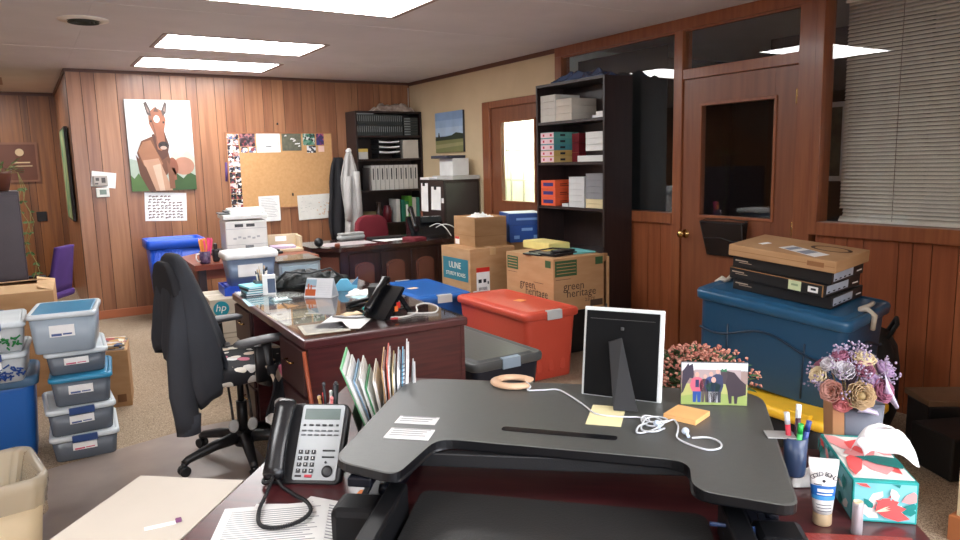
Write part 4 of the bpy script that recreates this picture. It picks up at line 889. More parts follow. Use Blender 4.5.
# HP carton, blue tray, grey bin
t = thing('cardboard_carton', 'pale carton with a round teal logo behind the office chair arm', 'box', (1.285, 5.10, 0), R(-4))
hc = P('pale_carton', (190, 180, 162), .85)
MB().box(-.30, .30, -.20, .20, 0, .60, .004).build('body', hc, t)
MB().box(-.301, .301, -.03, .03, .6, .601).build('tape', P('pale_tape', (206, 196, 180), .5), t)
lx, lz = -.228, .535
hb = MB().prism([(lx+.051*math.cos(2*PI*k/36), lz+.051*math.sin(2*PI*k/36)) for k in range(36)], .2, .202, lambda a, c, d: (a, -d, c)); hb.build('round_logo', P('hp_teal', (20, 140, 160), .6), t)
text('hp', .07, M['white'], t, (lx, -.2032, lz+.006), (1, 0, 0), (.22, 0, 1))
MB().box(-.27, -.02, -.2012, -.2, .33, .335).box(-.27, -.1, -.2012, -.2, .36, .37).box(-.3012, -.3, -.1, .1, .2, .4).build('printed_mark', P('carton_grey_print', (150, 142, 128), .8), t)
tag(MB().box(-.23, .25, -.14, .13, 0, .006).box(-.23, .25, -.14, -.134, .006, .06).box(-.23, .25, .124, .13, .006, .06).box(-.23, -.224, -.134, .124, .006, .06).box(.244, .25, -.134, .124, .006, .06).box(-.2, .2, -.1, .1, .006, .055).build('letter_tray', P('blue_tray', (34, 76, 190), .4)), 'blue plastic tray on the pale carton under the grey bin', 'tray', loc=(1.33, 5.12, .602), rz=R(-4))
t = thing('clear_bin', 'grey plastic bin with a white lid on the pale carton', 'storage bin', (1.30, 5.13, .658), R(-3))
t.scale = (.88, .9, 1)
S = lambda w_, d_, z: [(p[0], p[1], z) for p in rrect(w_, d_, .03)]
MB().loft([S(.33, .20, 0), S(.38, .25, .19)]).build('body', P('grey_bin_plastic', (116, 134, 158), .3), t)
MB().loft([S(.40, .27, .185), S(.42, .29, .19), S(.42, .29, .215), S(.40, .27, .232), S(.36, .24, .236)]).build('lid', M['whitep'], t)
MB().loft([[(-.11, -.113, .06), (.08, -.113, .06), (.08, -.110, .06), (-.11, -.110, .06)], [(-.11, -.122, .145), (.08, -.122, .145), (.08, -.12, .145), (-.11, -.12, .145)]], smooth=False).build('label', M['white'], t)

# ================= DARK CARVED DESK AT THE BACK =================
dw_ = P('mahogany', (52, 30, 28), .3, c2=(40, 24, 23), nscale=4, stretch=(9, 9, .6), coat=.3)
t = thing('carved_desk', 'dark mahogany desk with arched carved panels near the back wall', 'desk', (2.9, 6.35, 0))
MB().prism(fillet([(-.78, .35), (-.78, -.18), (-.6, -.38), (.75, -.38), (.75, .35)], .02, 2), .71, .745).build('desktop', P('mahogany_top', (58, 36, 34), .16, c2=(48, 30, 28), nscale=3, coat=.6), t)
MB().prism([(-.74, .32), (-.74, -.16), (-.58, -.34), (.72, -.34), (.72, .32)], 0, .71).build('carcass', dw_, t)
def arch(cx, w_, z0, z1):
    pts = [(cx-w_/2, z0), (cx+w_/2, z0), (cx+w_/2, z1-w_*.28)]
    for k in range(1, 8): a = PI*k/8; pts.append((cx+w_/2*math.cos(a), z1-w_*.28+w_*.28*math.sin(a)))
    pts.append((cx-w_/2, z1-w_*.28)); return pts
for cx in (-.36, -.05, .26, .55):
    b = MB(); F_ = lambda a, c, d: (a, -d, c)
    b.box(cx-.14, cx+.14, -.352, -.34, .07, .68, .004); pn = b.build('door', dw_, t)
    b = MB().prism(arch(cx, .19, .15, .60), .352, .362, F_); b.m(P('mahogany_highlight', (100, 62, 52), .2, coat=.6)).prism(arch(cx, .155, .17, .58), .362, .372, F_); b.build('arched_panel', None, pn)  # highlight on the arches is put into the lighter wood colour
MB().prism([(-.74, -.15), (-.59, -.33), (-.595, -.345), (-.752, -.16)], .1, .66).build('corner_panel', P('mahogany_highlight', (100, 62, 52), .2, coat=.6), t)
# things on it
tag(MB().box(-.14, .14, -.05, .05, 0, .05, .02).box(-.13, .13, -.045, .045, .05, .07, .015).build('laminator', P('silver_plastic', (166, 168, 166), .3)), 'silver laminator on the left end of the dark mahogany desk', 'office machine', loc=(2.68, 6.62, .7455), rz=R(10))
sheet('paper', 'large pale sheet on the left of the mahogany desk top', 'paper', 2.5, 6.3, .7455, .5, .3, 0, P('lilac_sheet', (168, 158, 160), .6))
sheet('paper', 'white sheet at the middle of the mahogany desk top', 'paper', 2.98, 6.33, .7455, .3, .22, 10, pap)
tag(MB().box(-.07, .07, -.1, .1, 0, .03, .004).build('book', P('maroon_book', (110, 30, 40), .6)), 'small maroon book lying on the mahogany desk', 'book', loc=(3.12, 6.12, .7455), rz=R(12))
tag(MB().lathe([(.022, 0), (.026, .02), (.02, .035)], n=12).build('wooden_ornament', P('brown_wood_item', (120, 60, 36), .5)), 'small brown wooden item on the left corner of the mahogany desk', 'ornament', loc=(2.32, 6.06, .7455))
# red chair behind
t = thing('desk_chair', 'dark red fabric office chair behind the mahogany desk', 'chair', (3.12, 7.12, 0), R(0))
rf_ = P('red_fabric', (112, 28, 40), .9)
MB().loft([[(x_, y_, z) for x_, y_ in rrect(w_, .08, .035, 0, .0)] for z, w_ in ((.5, .25), (.56, .35), (.75, .39), (.86, .36), (.91, .29), (.935, .17))]).build('backrest', rf_, t)
MB().loft([[(x_, y_+.25, z) for x_, y_ in rrect(w_, w_, .1)] for z, w_ in ((.42, .4), (.44, .48), (.49, .48), (.51, .4))]).build('seat', rf_, t)
MB().tube([(0, .25, .06), (0, .25, .42)], .03, 10).tube([(0, .05, .62), (0, .08, .42), (0, .25, .4)], .02, 8).build('column', M['black'], t)
b = MB()
for k in range(5): a = 2*PI*k/5+.3; b.tube([(0, .25, .08), (.24*math.cos(a), .25+.24*math.sin(a), .04)], [.025, .016], 8)
b.build('star_base', M['black'], t)
for k in range(5): a = 2*PI*k/5+.3; MB().tube([(.24*math.cos(a)-.012, .25+.24*math.sin(a), .026), (.24*math.cos(a)+.012, .25+.24*math.sin(a), .026)], .026, 12).build('caster', M['black'], t)
# black phone/keyboard set and cables on the desk's right side
t = thing('desk_phone', 'black office phone among cables on the mahogany desk', 'phone', (3.32, 6.25, .7455), R(-14))
t.scale = (1.35, 1.15, 1.7)
MB().loft([[(-.13, -.11, 0), (.13, -.11, 0), (.13, -.11, .02), (-.13, -.11, .02)], [(-.13, .1, 0), (.13, .1, 0), (.13, .1, .12), (-.13, .1, .12)]], smooth=False).build('phone_body', M['blackg'], t)
MB().tube([(-.09, -.1, .06), (-.09, -.05, .075), (-.09, .07, .155), (-.09, .1, .16)], [.02, .018, .018, .024], 8).build('handset', M['blackg'], t)
MB().box(-.03, .12, .0, .08, .085, .12, .004).build('screen', P('phone_screen', (40, 46, 48), .2), t)
tag(MB().box(-.22, .14, -.07, .07, 0, .02, .006).build('keyboard', M['black']), 'black keyboard on the mahogany desk in front of the red chair', 'keyboard', loc=(3.02, 6.46, .7455), rz=R(-5))
for k, (ps, lb) in enumerate((([(0, 0, .09), (.06, -.05, .12), (.13, -.09, .1), (.18, -.12, .03), (.2, -.14, -.1), (.18, -.14, -.18)], 'white cable looping over the front of the mahogany desk'), ([(-.06, .02, .1), (0, -.04, .13), (.05, -.1, .09), (.09, -.14, .01)], 'white cable curling over the black phone on the mahogany desk'))):
    tag(MB().tube(catmull(ps), .005, 6).build('cable', M['cable']), lb, 'cable', loc=(3.36, 6.12, .76))
# hutch cabinet right of the desk, against the right wall
t = thing('file_cabinet', 'tall dark cabinet with papers on its side, right of mahogany desk', 'cabinet', (3.85, 6.70, 0))
MB().box(-.215, .215, -.27, .27, 0, 1.295, .005).build('body', M['espresso'], t)
MB().box(-.19, .19, -.276, -.27, .05, 1.26, .003).build('door', P('cabinet_slate', (62, 58, 54), .35), t)
HX = 3.85-.215
for k, (y_, z_, w_, h_, tilt, lb) in enumerate(((6.85, .96, .15, .30, -4, 'long white sheet hanging on the dark cabinet, left one'), (6.60, .985, .2, .24, 3, 'white sheet hung by a black clip on the dark cabinet'))):
    t = thing('paper', lb, 'paper', (HX-.001, y_, z_)); MB().loft([[(-.003, -w_/2, 0), (-.003, w_/2, -.0), (0, w_/2, 0), (0, -w_/2, 0)], [(-.002, -w_/2-.01, h_), (-.002, w_/2-.01, h_), (0, w_/2-.01, h_), (0, -w_/2-.01, h_)]], smooth=False).build('sheet', M['white'], t)
    MB().box(-.012, 0, -.02, .02, h_-.03, h_+.01, .003).build('clip', M['black'], t)
tag(MB().box(-.003, 0, -.022, .022, 0, .05).build('sticker', M['white']), 'small white sticker on the dark cabinet beside the hung sheets', 'sticker', loc=(HX-.001, 6.455, 1.06))
t = thing('printer', 'white boxy device on top of the dark cabinet under the landscape picture', 'printer', (3.90, 6.66, 1.296), R(0))
MB().box(-.10, .10, -.14, .14, .04, .22, .006).build('body', M['whitep'], t); MB().box(-.16, .17, -.24, .2, 0, .04, .005).build('paper_tray', P('tray_pale', (190, 190, 186), .5), t)
tag(MB().box(-.16, .08, -.15, .15, 0, .03, .004).build('folder', P('dark_slate', (52, 58, 76), .4)), 'dark blue folder lying on the white device atop the cabinet', 'folder', loc=(3.88, 6.68, 1.5165), rz=R(5))
tag(MB().box(-.06, .06, -.1, .1, 0, .025, .003).build('notepad', M['white']), 'white notepad on the far left corner of the dark cabinet top', 'notepad', loc=(3.70, 6.85, 1.296))
# orange and yellow folders, brown stick by cabinet
for k, (c, dx, rz_, lb) in enumerate((((240, 110, 50), .11, 12, 'orange folder standing on the mahogany desk by the cabinet'), ((232, 206, 120), .03, -6, 'yellow folder standing on the mahogany desk by the cabinet'))):
    tag(MB().loft([[(-.07, 0, 0), (.07, 0, 0), (.07, .01, 0), (-.07, .01, 0)], [(-.07, .05, .17), (.07, .05, .17), (.07, .06, .17), (-.07, .06, .17)]], smooth=False).build('folder', P('folder_%d' % k, c, .7)), lb, 'folder', loc=(3.48+dx*.5, 6.40, .7455), rz=R(rz_))
tag(MB().tube([(0, 0, 0), (.005, .03, .24)], .012, 10).build('wooden_stick', P('brown_stick', (110, 54, 30), .5)), 'brown rod standing on the mahogany desk before the cabinet', 'stick', loc=(3.42, 6.5, .7455))
# ================= BOOKCASES =================
def bookcase(label, loc, rz, w_, d_, h_, shelves, toe=.06):
    t = thing('bookcase', label, 'bookcase', loc, rz); e = M['espresso']
    for s in (-1, 1): MB().box(s*w_/2, s*(w_/2-.02), -d_, 0, 0, h_, .002).build('side_panel', e, t)
    MB().box(-w_/2+.02, w_/2-.02, -d_, 0, h_-.022, h_).build('top_panel', e, t)
    MB().box(-w_/2+.02, w_/2-.02, -.008, -.001, .02, h_-.022).build('back_panel', e, t)
    MB().box(-w_/2+.02, w_/2-.02, -d_+.01, -d_+.025, 0, toe).build('toe_board', e, t)
    for z in shelves: MB().box(-w_/2+.02, w_/2-.02, -d_+.006, -.008, z-.022, z).build('shelf', e, t)
    return t
# --- right bookcase, front faces -X: local x -> world -y ---
BY = 4.59
bookcase('tall dark bookcase with stacked paper boxes against the right wall', (XR-.03, BY, 0), -PI/2, .86, .29, 2.095, (.06, .40, .74, 1.085, 1.45, 1.785))
FX = XR-.03-.29+.02
def onshelf(name, label, cat, y0_, y1_, z, h_, mat, d_=.24, group=None, x=None, inner=None):
    """box on the right bookcase; y0_ is the far (left) side"""
    x = x if x is not None else FX
    o = thing(name, label, cat, (x+d_/2, (y0_+y1_)/2, z), 0, group) if inner else None
    b = MB().box(-d_/2, d_/2, -abs(y0_-y1_)/2, abs(y0_-y1_)/2, 0, h_, .002)
    if o is None: return tag(b.build(name, mat), label, cat, group, (x+d_/2, (y0_+y1_)/2, z))
    b.build('body', mat, o); inner(o, d_, abs(y0_-y1_), h_); return o
wb = P('white_carton', (206, 202, 192), .8, c2=(196, 192, 182), nscale=10); wb2 = P('white_carton_warm', (198, 190, 176), .8)
z = 1.7855
pos = ('lowest', 'second', 'third', 'topmost')
for k in range(4): onshelf('paper_box', pos[k]+' white box in the taller left stack on the top bookcase shelf', 'box', 4.98, 4.78, z+k*.0555, .054, wb, .27, 'white boxes in the left stack on the top shelf')
for k in range(3): onshelf('paper_box', pos[k if k < 2 else 3]+' white box in the shorter right stack on the top bookcase shelf', 'box', 4.77, 4.57, z+k*.059, .0575, wb2, .27, 'white boxes in the right stack on the top shelf', x=FX+.0)
onshelf('paper_pad', 'flat white pad at the right end of the top bookcase shelf', 'paper', 4.32, 4.2, z, .02, M['white'], .16); onshelf('paper_roll', 'small white lump on the pad on the top bookcase shelf', 'paper', 4.28, 4.2, z+.0205, .025, M['white'], .1)
z = 1.4505
cols = [(206, 176, 110), (198, 166, 96), (74, 142, 150), (82, 150, 146), (96, 160, 150)]
def deco(c):
    def f(o, d, w_, h_):
        b = MB(); b.m(P('pinkish_print', (226, 196, 200), .7)).box(-d/2-.0008, -d/2, -w_/2+.004, w_/2-.004, .004, h_-.004)
        b.m(P('berry_print', (190, 60, 80), .7)).box(-d/2-.0012, -d/2-.0008, w_*.2, w_*.32, h_*.3, h_*.7).box(-d/2-.0012, -d/2-.0008, -w_*.35, -w_*.2, h_*.3, h_*.7)
        b.m(M['ink']).box(-d*.25, -d*.05, -w_/2-.0008, -w_/2, h_*.3, h_*.65); b.build('printed_panel', None, o)
    return f
names = ('lowest tan coloured box in the colourful stack on the middle shelf', 'second tan coloured box in the colourful stack on the middle shelf', 'lowest of the teal boxes in the colourful stack on the middle shelf', 'middle teal box in the colourful stack on the middle shelf', 'topmost teal box in the colourful stack on the middle shelf')
for k in range(5): onshelf('decorated_box', names[k], 'box', 4.985, 4.80, z+k*.0505, .049, P('deco_box_%d' % k, cols[k], .7), .265, 'colourful flat boxes on the middle shelf', inner=deco(k))
for k in range(3): onshelf('folder_box', ('lower', 'middle', 'upper')[k]+' dark red box behind the colourful boxes on the middle shelf', 'box', 4.79, 4.70, z+k*.08, .078, P('dark_red_box', (130, 34, 44), .6), .08, 'dark red boxes on the middle shelf', x=FX+.185)
for k in range(4): onshelf('paper_ream', ('bottom', 'second', 'third', 'top')[k]+' white paper ream at the right of the middle bookcase shelf', 'paper', 4.40, 4.195, z+(.034 if 1 else 0)*1+k*.049-.034*(k < 0), .048, P('ream_white', (214, 214, 210), .8), .26, 'white reams on the middle shelf') if k else onshelf('paper_ream', 'wide white paper ream beneath the reams on the middle shelf', 'paper', 4.50, 4.195, z, .048, P('ream_white', (214, 214, 210), .8), .26)
z = 1.0855
def orange(o, d, w_, h_):
    b = MB(); b.m(P('indigo_print', (50, 40, 110), .7)).box(-d/2-.0008, -d/2, -w_*.36, w_*.34, h_*.3, h_*.72); b.m(P('dark_red_print', (130, 40, 30), .7)).box(-d*.3, -d*.0, -w_/2-.0008, -w_/2, h_*.5, h_*.6).box(-d*.3, d*.1, -w_/2-.0008, -w_/2, h_*.3, h_*.38); b.build('printed_panel', None, o)
for k in range(3): onshelf('orange_box', ('lowest', 'middle', 'topmost')[k]+' orange box with dark blue print on the lower bookcase shelf', 'box', 4.985, 4.79, z+k*.072, .0705, P('orange_carton', (226, 92, 50), .6), .26, 'orange boxes on the lower shelf', inner=orange)
for k in range(5): onshelf('paper_ream', ('bottom', 'second', 'third', 'fourth', 'top')[k]+' pale ream in the left paper stack on the lower shelf', 'paper', 4.61, 4.42, z+k*.049, .048, P('ream_pale', (196, 196, 196), .8), .25, 'pale reams on the lower shelf')
for k in range(2): onshelf('paper_ream', ('bottom', 'second')[k]+' cream ream in the right paper stack on the lower shelf', 'paper', 4.40, 4.20, z+k*.036, .035, P('ream_cream', (206, 190, 150), .8), .25, 'cream reams on the lower shelf')
for k in range(4): onshelf('paper_ream', ('lowest', 'second', 'third', 'top')[k]+' grey ream above the cream ones on the lower shelf', 'paper', 4.40, 4.20, z+.0725+k*.05, .049, P('ream_grey', (128, 128, 132), .8), .25, 'grey reams on the lower shelf')
onshelf('paper_pad', 'small grey pad between orange boxes and paper stacks, lower shelf', 'paper', 4.70, 4.62, z, .025, P('ream_pale', (196, 196, 196), .8), .12)
# plastic wrap bag on the top
t = tag(MB().grid(crumple(.24, .62, .12, 21, 22), 26, 30).build('plastic_bag', glassmat('blue_clear_plastic', (120, 140, 180), 1.45, .15, .35), solid=.001), 'crumpled clear bluish plastic bag lying on the tall right bookcase', 'bag', loc=(XR-.17, BY-.05, 2.0955))
# --- back bookcase ---
bx_ = 3.655
bookcase('tall dark bookcase with white binders in the back corner', (bx_, YB-.015, 0), 0, .84, .29, 2.075, (.06, .42, .79, 1.175, 1.535, 1.80))
FY = YB-.015-.29+.02
cb = M['black']
def case(label, x, y, z, w_, d_, h_, mat, group, lm=None):
    t = thing('video_case', label, 'case', (x, y, z), 0, group)
    MB().box(-w_/2, w_/2, 0, d_, 0, h_, .001).build('case_body', mat, t)
    return t
proto = None
wl = P('case_label', (140, 146, 144), .7); dk = P('case_dark', (44, 50, 50), .4)
for row, zz in ((0, 1.8005), (1, 1.9205)):
    for k in range(22):
        x = 3.27+k*.0262
        if proto is None:
            proto = thing('video_case', 'leftmost narrow dark case in the lower row, top shelf of back bookcase', 'case', (x, FY, zz), 0, 'narrow dark cases on the top shelf of the back bookcase')
            MB().box(-.0125, .0125, 0, .18, 0, .117, .001).build('case_body', dk, proto); MB().box(-.0028, .0028, -.0008, 0, .04, .105).build('spine_label', wl, proto)
        else: copy_tree(proto, 'narrow dark upright case with pale spine on the back bookcase top shelf', (x, FY, zz))
proto['label'] = 'narrow dark upright case with pale spine on the back bookcase top shelf'
for k in range(7):
    t = thing('video_case', 'flat-lying dark case in the pile on the back bookcase top shelf', 'case', (3.905, FY, 1.8005+k*.03), 0, 'flat cases piled on the top shelf of the back bookcase')
    MB().box(-.055, .13, 0, .18, 0, .0285, .001).build('case_body', dk, t); MB().box(-.05, .03, -.0008, 0, .008, .02).build('spine_label', wl, t)
tag(MB().box(-.11, .11, 0, .15, 0, .012, .002).build('notepad', P('grey_pad', (150, 154, 156), .7)), 'grey pad lying across the dark cases on the back bookcase', 'notepad', loc=(3.36, FY, 2.0385))
# crumpled pile on top
tag(MB().grid(crumple(.5, .24, .17, 31), 26, 16).build('plastic_bag', P('crumpled_tan_plastic', (150, 132, 120), .4, c2=(190, 178, 168), nscale=20), solid=.002), 'heap of crumpled tan and white bags on the back bookcase', 'bag', loc=(3.75, YB-.16, 2.0755))
tag(MB().tube([(0, 0, 0), (.012, .01, .3)], .006, 8).build('thin_rod', P('pale_rod', (190, 184, 176), .5)), 'thin pale rod standing on the back bookcase in the room corner', 'rod', loc=(4.03, YB-.06, 2.0755))
# shelf 2
z = 1.5355
t = thing('card_box', 'small white and yellow box on the second shelf of back bookcase', 'box', (3.32, FY, z)); MB().box(-.06, .06, 0, .1, 0, .115, .002).build('body', P('grey_white_card', (196, 196, 190), .7), t); MB().box(-.0605, .0605, -.001, .1, .08, .1155).build('lid', P('mustard', (206, 178, 90), .7), t)
for k in range(4):
    t = thing('letter_tray', ('lowest', 'second', 'third', 'topmost')[k]+' black letter tray with papers on the back bookcase', 'tray', (3.655, FY, z+k*.058), 0, 'letter trays on the back bookcase')
    MB().box(-.14, .14, 0, .2, 0, .004).box(-.14, -.135, 0, .2, .004, .05).box(.135, .14, 0, .2, .004, .05).build('tray_body', M['black'], t)
    if k: MB().loft([[(x_, y_, .006+.010*(x_/.13)**2+e) for x_ in [(-.13+.26*j/12) for j in range(13)]]+[(x_, y_, .022+.010*(x_/.13)**2+e) for x_ in [(.13-.26*j/12) for j in range(13)]] for y_, e in ((.002, 0), (.19, 0))], smooth=False).build('papers', M['white'], t)
tag(MB().box(-.10, .10, 0, .2, 0, .215, .002).build('paper_box', P('box_offwhite', (196, 190, 178), .7)), 'square off-white box at the right of the second shelf, back bookcase', 'box', loc=(3.93, FY, z))
# shelf 3 binders
z = 1.1755; x = 3.41; wbind = P('binder_white', (202, 200, 194), .5)
bn = []
for k in range(10):
    w_ = (.05, .056, .056, .05, .062, .056, .058, .064, .06, .056)[k]; tilt = R((0, 0, 0, 0, -3, -3, -3, -3, -3, -3)[k]); hgt = .285
    t = thing('ring_binder', ['leftmost narrow', 'second', 'third', 'fourth', 'fifth', 'sixth', 'seventh', 'eighth', 'ninth', 'rightmost'][k]+' white ring binder in the row on the back bookcase', 'binder', (x+w_/2, FY+.0, z), 0, 'white binders on the back bookcase')
    sh = math.tan(-tilt)*hgt*0
    b = MB().loft([[(-w_/2*.96, .0, .001), (w_/2*.96, 0, .001), (w_/2*.96, .22, .001), (-w_/2*.96, .22, .001)], [(-w_/2*.96-math.sin(-tilt)*0, 0, hgt), (w_/2*.96, 0, hgt), (w_/2*.96, .22, hgt), (-w_/2*.96, .22, hgt)]], smooth=False)
    b.build('cover', wbind, t)
    b = MB(); b.m(M['ink']).box(-w_*.12, w_*.12, -.0008, 0, .12, .25).m(P('binder_edge', (120, 118, 112), .6)).box(w_*.44, w_*.49, -.0008, 0, 0.002, hgt)
    b.build('spine_label', None, t); x += w_+.0035
tag(MB().box(-.008, .008, 0, .2, 0, .26).build('divider', P('grey_divider', (96, 90, 88), .6)), 'thin grey bookend left of the white binders on the back bookcase', 'bookend', loc=(3.39, FY, z))
# lower shelf
z = .7905
its = [('binder', 3.735, .05, .27, (196, 196, 190), 'tall white binder at the left of the lower-shelf binders'), ('binder', 3.80, .045, .26, (22, 104, 84), 'dark green binder right of the tall white one'), ('binder', 3.85, .045, .24, (36, 120, 70), 'green binder with a white label on the lower shelf'), ('binder', 3.90, .04, .30, (96, 160, 60), 'bright green tall binder on the lower shelf'), ('binder', 3.95, .045, .28, (200, 198, 192), 'white binder between green ones on the lower shelf'), ('binder', 4.0, .04, .28, (60, 130, 120), 'teal binder at the right end of the lower shelf')]
for nm, x, w_, hh, c, lb in its:
    t = thing('ring_binder', lb, 'binder', (x, FY, z), 0, 'binders on the lower shelf of the back bookcase'); MB().box(-w_/2, w_/2, 0, .2, 0, hh, .002).build('cover', P('b_%d_%d_%d' % c, c, .5), t)
    if c == (36, 120, 70): MB().box(-.015, .015, -.001, 0, .06, .2).build('spine_label', M['white'], t)
tag(MB().lathe([(.05, 0), (.055, .12), (.04, .19), (.04, .2), (.002, .2)]).build('vase', P('dark_red_glass', (90, 24, 34), .3)), 'dark red jar on the lower shelf of the back bookcase', 'vase', loc=(3.62, FY+.06, z))
tag(MB().lathe([(.03, 0), (.04, .14), (.02, .16), (.03, .24), (.002, .24)]).build('vase', P('dark_brown_glass', (54, 40, 34), .3)), 'dark brown bottle-like jar on the lower shelf of the back bookcase', 'vase', loc=(3.52, FY+.08, z))
tag(MB().box(-.09, .09, 0, .12, 0, .14, .004).build('wooden_box', P('olive_box', (110, 100, 70), .6)), 'olive brown box at the left of the lower shelf', 'box', loc=(3.36, FY, z))

# ================= THINGS ON THE BACK WALL =================
WY = YB-.001
def wallmap(x0, x1, z0, z1, off=0.): return face_map((x0, WY-off, z0), (1, 0, 0), (0, 0, 1), x1-x0, z1-z0)
# foal canvas
t = thing('canvas_picture', 'tall canvas picture of a brown foal hanging on the panelled wall', 'picture', (0, 0, 0))
cx0, cx1, cz0, cz1, cd = .925, 1.54, 1.258, 2.165, .03
MB().box(cx0, cx1, WY-cd, WY, cz0, cz1, .003).build('canvas_frame', P('canvas_edge', (70, 60, 54), .8), t)
F = wallmap(cx0, cx1, cz0, cz1, cd); b = MB()
LF = 1
def L(c, pts, k, nm=None):
    if LF: c = tuple(int(q*.80+sum(c)/3*.12) for q in c)
    b.m(P('paint_%d_%d_%d' % c, c, .6)).prism(pts, .0003*k, .0003*k+.0002, F)
def ell(cx, cy, rx, ry, n=18, rot=0): return [(cx+rx*math.cos(2*PI*j/n)*math.cos(rot)-ry*math.sin(2*PI*j/n)*math.sin(rot), cy+(rx*math.cos(2*PI*j/n)*math.sin(rot)+ry*math.sin(2*PI*j/n)*math.cos(rot))) for j in range(n)]
L((206, 210, 212), sq(0, 1, 0, 1), 1)
L((226, 226, 222), [(0, .55), (.5, .6), (1, .5), (1, 1), (0, 1)], 2)
L((170, 186, 168), [(0, 0), (1, 0), (1, .34), (.8, .38), (.6, .33), (.3, .3), (0, .36)], 3)
L((196, 204, 180), [(.6, .3), (.7, .5), (.78, .38), (.9, .46), (1, .36), (1, .28), (.6, .26)], 4)
L((86, 122, 62), [(0, 0), (.35, 0), (.3, .12), (.2, .1), (.12, .2), (.05, .14), (0, .18)], 5)
L((58, 92, 46), [(.55, 0), (1, 0), (1, .16), (.9, .2), (.8, .13), (.68, .2), (.58, .1)], 5)
L((186, 128, 104), ell(.82, .27, .17, .10), 6); L((150, 84, 60), ell(.66, .27, .07, .10, rot=.3), 7); L((158, 92, 66), [(.6, .1), (.7, .12), (.68, .25), (.6, .25)], 7)
L((118, 70, 48), [(.12, .42), (.2, .55), (.36, .60), (.58, .5), (.62, .34), (.56, .18), (.4, .12), (.2, .2)], 8)
L((166, 108, 76), [(.14, .44), (.22, .54), (.34, .56), (.44, .4), (.5, .3), (.4, .2), (.24, .22)], 9)
L((196, 148, 116), [(.2, .34), (.44, .36), (.62, .0), (.3, 0)], 10)
L((104, 62, 44), [(.1, .4), (.24, .26), (.36, 0), (.26, 0), (.14, .18)], 11)
L((216, 182, 154), [(.34, .28), (.46, .3), (.5, 0), (.42, 0)], 12)
L((140, 86, 60), [(.56, .34), (.66, .2), (.66, .02), (.58, .02)], 11)
L((92, 54, 40), [(.36, .62), (.56, .66), (.62, .5), (.58, .38), (.5, .34), (.42, .44)], 12)
L((162, 98, 70), [(.34, .86), (.44, .92), (.56, .88), (.6, .78), (.56, .66), (.56, .52), (.5, .44), (.44, .46), (.42, .6), (.34, .74)], 13)
L((120, 74, 54), [(.36, .8), (.4, .7), (.43, .55), (.45, .5), (.43, .64), (.39, .78)], 14)
L((236, 232, 226), ell(.46, .79, .045, .04), 15)
L((88, 74, 70), [(.28, .96), (.32, .98), (.37, .9), (.38, .82), (.32, .84)], 14); L((88, 74, 70), [(.54, .88), (.6, .98), (.63, .96), (.61, .86), (.56, .82)], 14)
L((150, 120, 110), [(.31, .94), (.35, .89), (.36, .85), (.33, .87)], 15); L((150, 120, 110), [(.57, .88), (.6, .94), (.6, .87)], 15)
L((100, 72, 62), [(.42, .87), (.46, .93), (.5, .87)], 15)
L((56, 44, 42), ell(.53, .5, .08, .045), 16); L((190, 160, 144), ell(.53, .475, .05, .02), 17); L((30, 26, 26), ell(.49, .51, .014, .01), 18); L((30, 26, 26), ell(.575, .51, .014, .01), 18)
L((40, 30, 28), ell(.37, .765, .014, .012), 16); L((40, 30, 28), ell(.56, .755, .014, .012), 16)
b.build('painting', None, t)
# handwritten sheet of many animals below it
def wallsheet(name, label, cat, x0, x1, z0, z1, mat, deco=None, off=0.0, tilt=0):
    t = thing(name, label, cat, ((x0+x1)/2, WY-off-.0006, (z0+z1)/2)); w_, h_ = x1-x0, z1-z0
    MB().box(-w_/2, w_/2, -.0012, 0, -h_/2, h_/2).build('sheet', mat, t)
    if deco:
        b = MB(); deco(b, face_map((-w_/2, -.0014, -h_/2), (1, 0, 0), (0, 0, 1), w_, h_)); b.build('print', None, t)
    t.rotation_euler = (0, R(tilt), 0)
    return t
def scrib(b, f):
    rd = random.Random(6); b.m(P('brown_scribble', (96, 66, 62), .8))
    for r in range(8):
        for c in range(9):
            x = .08+c*.095+rd.uniform(-.02, .02); y = .86-r*.105+rd.uniform(-.015, .015)
            if r < 2 and c > 5: continue
            b.prism(fillet([(x, y), (x+.03, y+.03), (x+.07, y+.02), (x+.065, y-.03), (x+.045, y-.0), (x+.02, y-.04)], .005, 2), 0, .0004, f)
wallsheet('poster', 'white sheet with rows of small dark figures below the foal picture', 'poster', 1.03, 1.43, .945, 1.235, M['white'], scrib, 0, 3)
# thermostat
t = thing('thermostat', 'white thermostat with grey display on the panelled wall', 'thermostat', (.66, WY, 1.26))
MB().box(-.055, .06, -.03, 0, -.045, .045, .006).build('body', P('thermo_white', (214, 214, 206), .4), t); MB().box(-.025, .035, -.0315, -.03, -.02, .028).build('display', P('lcd_grey', (112, 128, 116), .3), t)
t = thing('thermostat', 'older beige control box with dark slots above the white thermostat', 'control box', (.64, WY, 1.375))
MB().box(-.05, .075, -.035, 0, -.05, .05, .006).build('body', P('control_beige', (170, 162, 154), .5), t); MB().box(-.03, .0, -.0365, -.035, .0, .03).box(.02, .055, -.0365, -.035, -.02, .03).box(-.04, -.01, -.0365, -.035, -.035, -.02).build('slots', P('control_dark', (80, 76, 74), .5), t)
wallsheet('note', 'white note stuck behind the beige control box on the wall', 'note', .575, .79, 1.31, 1.46, M['white'], None, 0, 8)
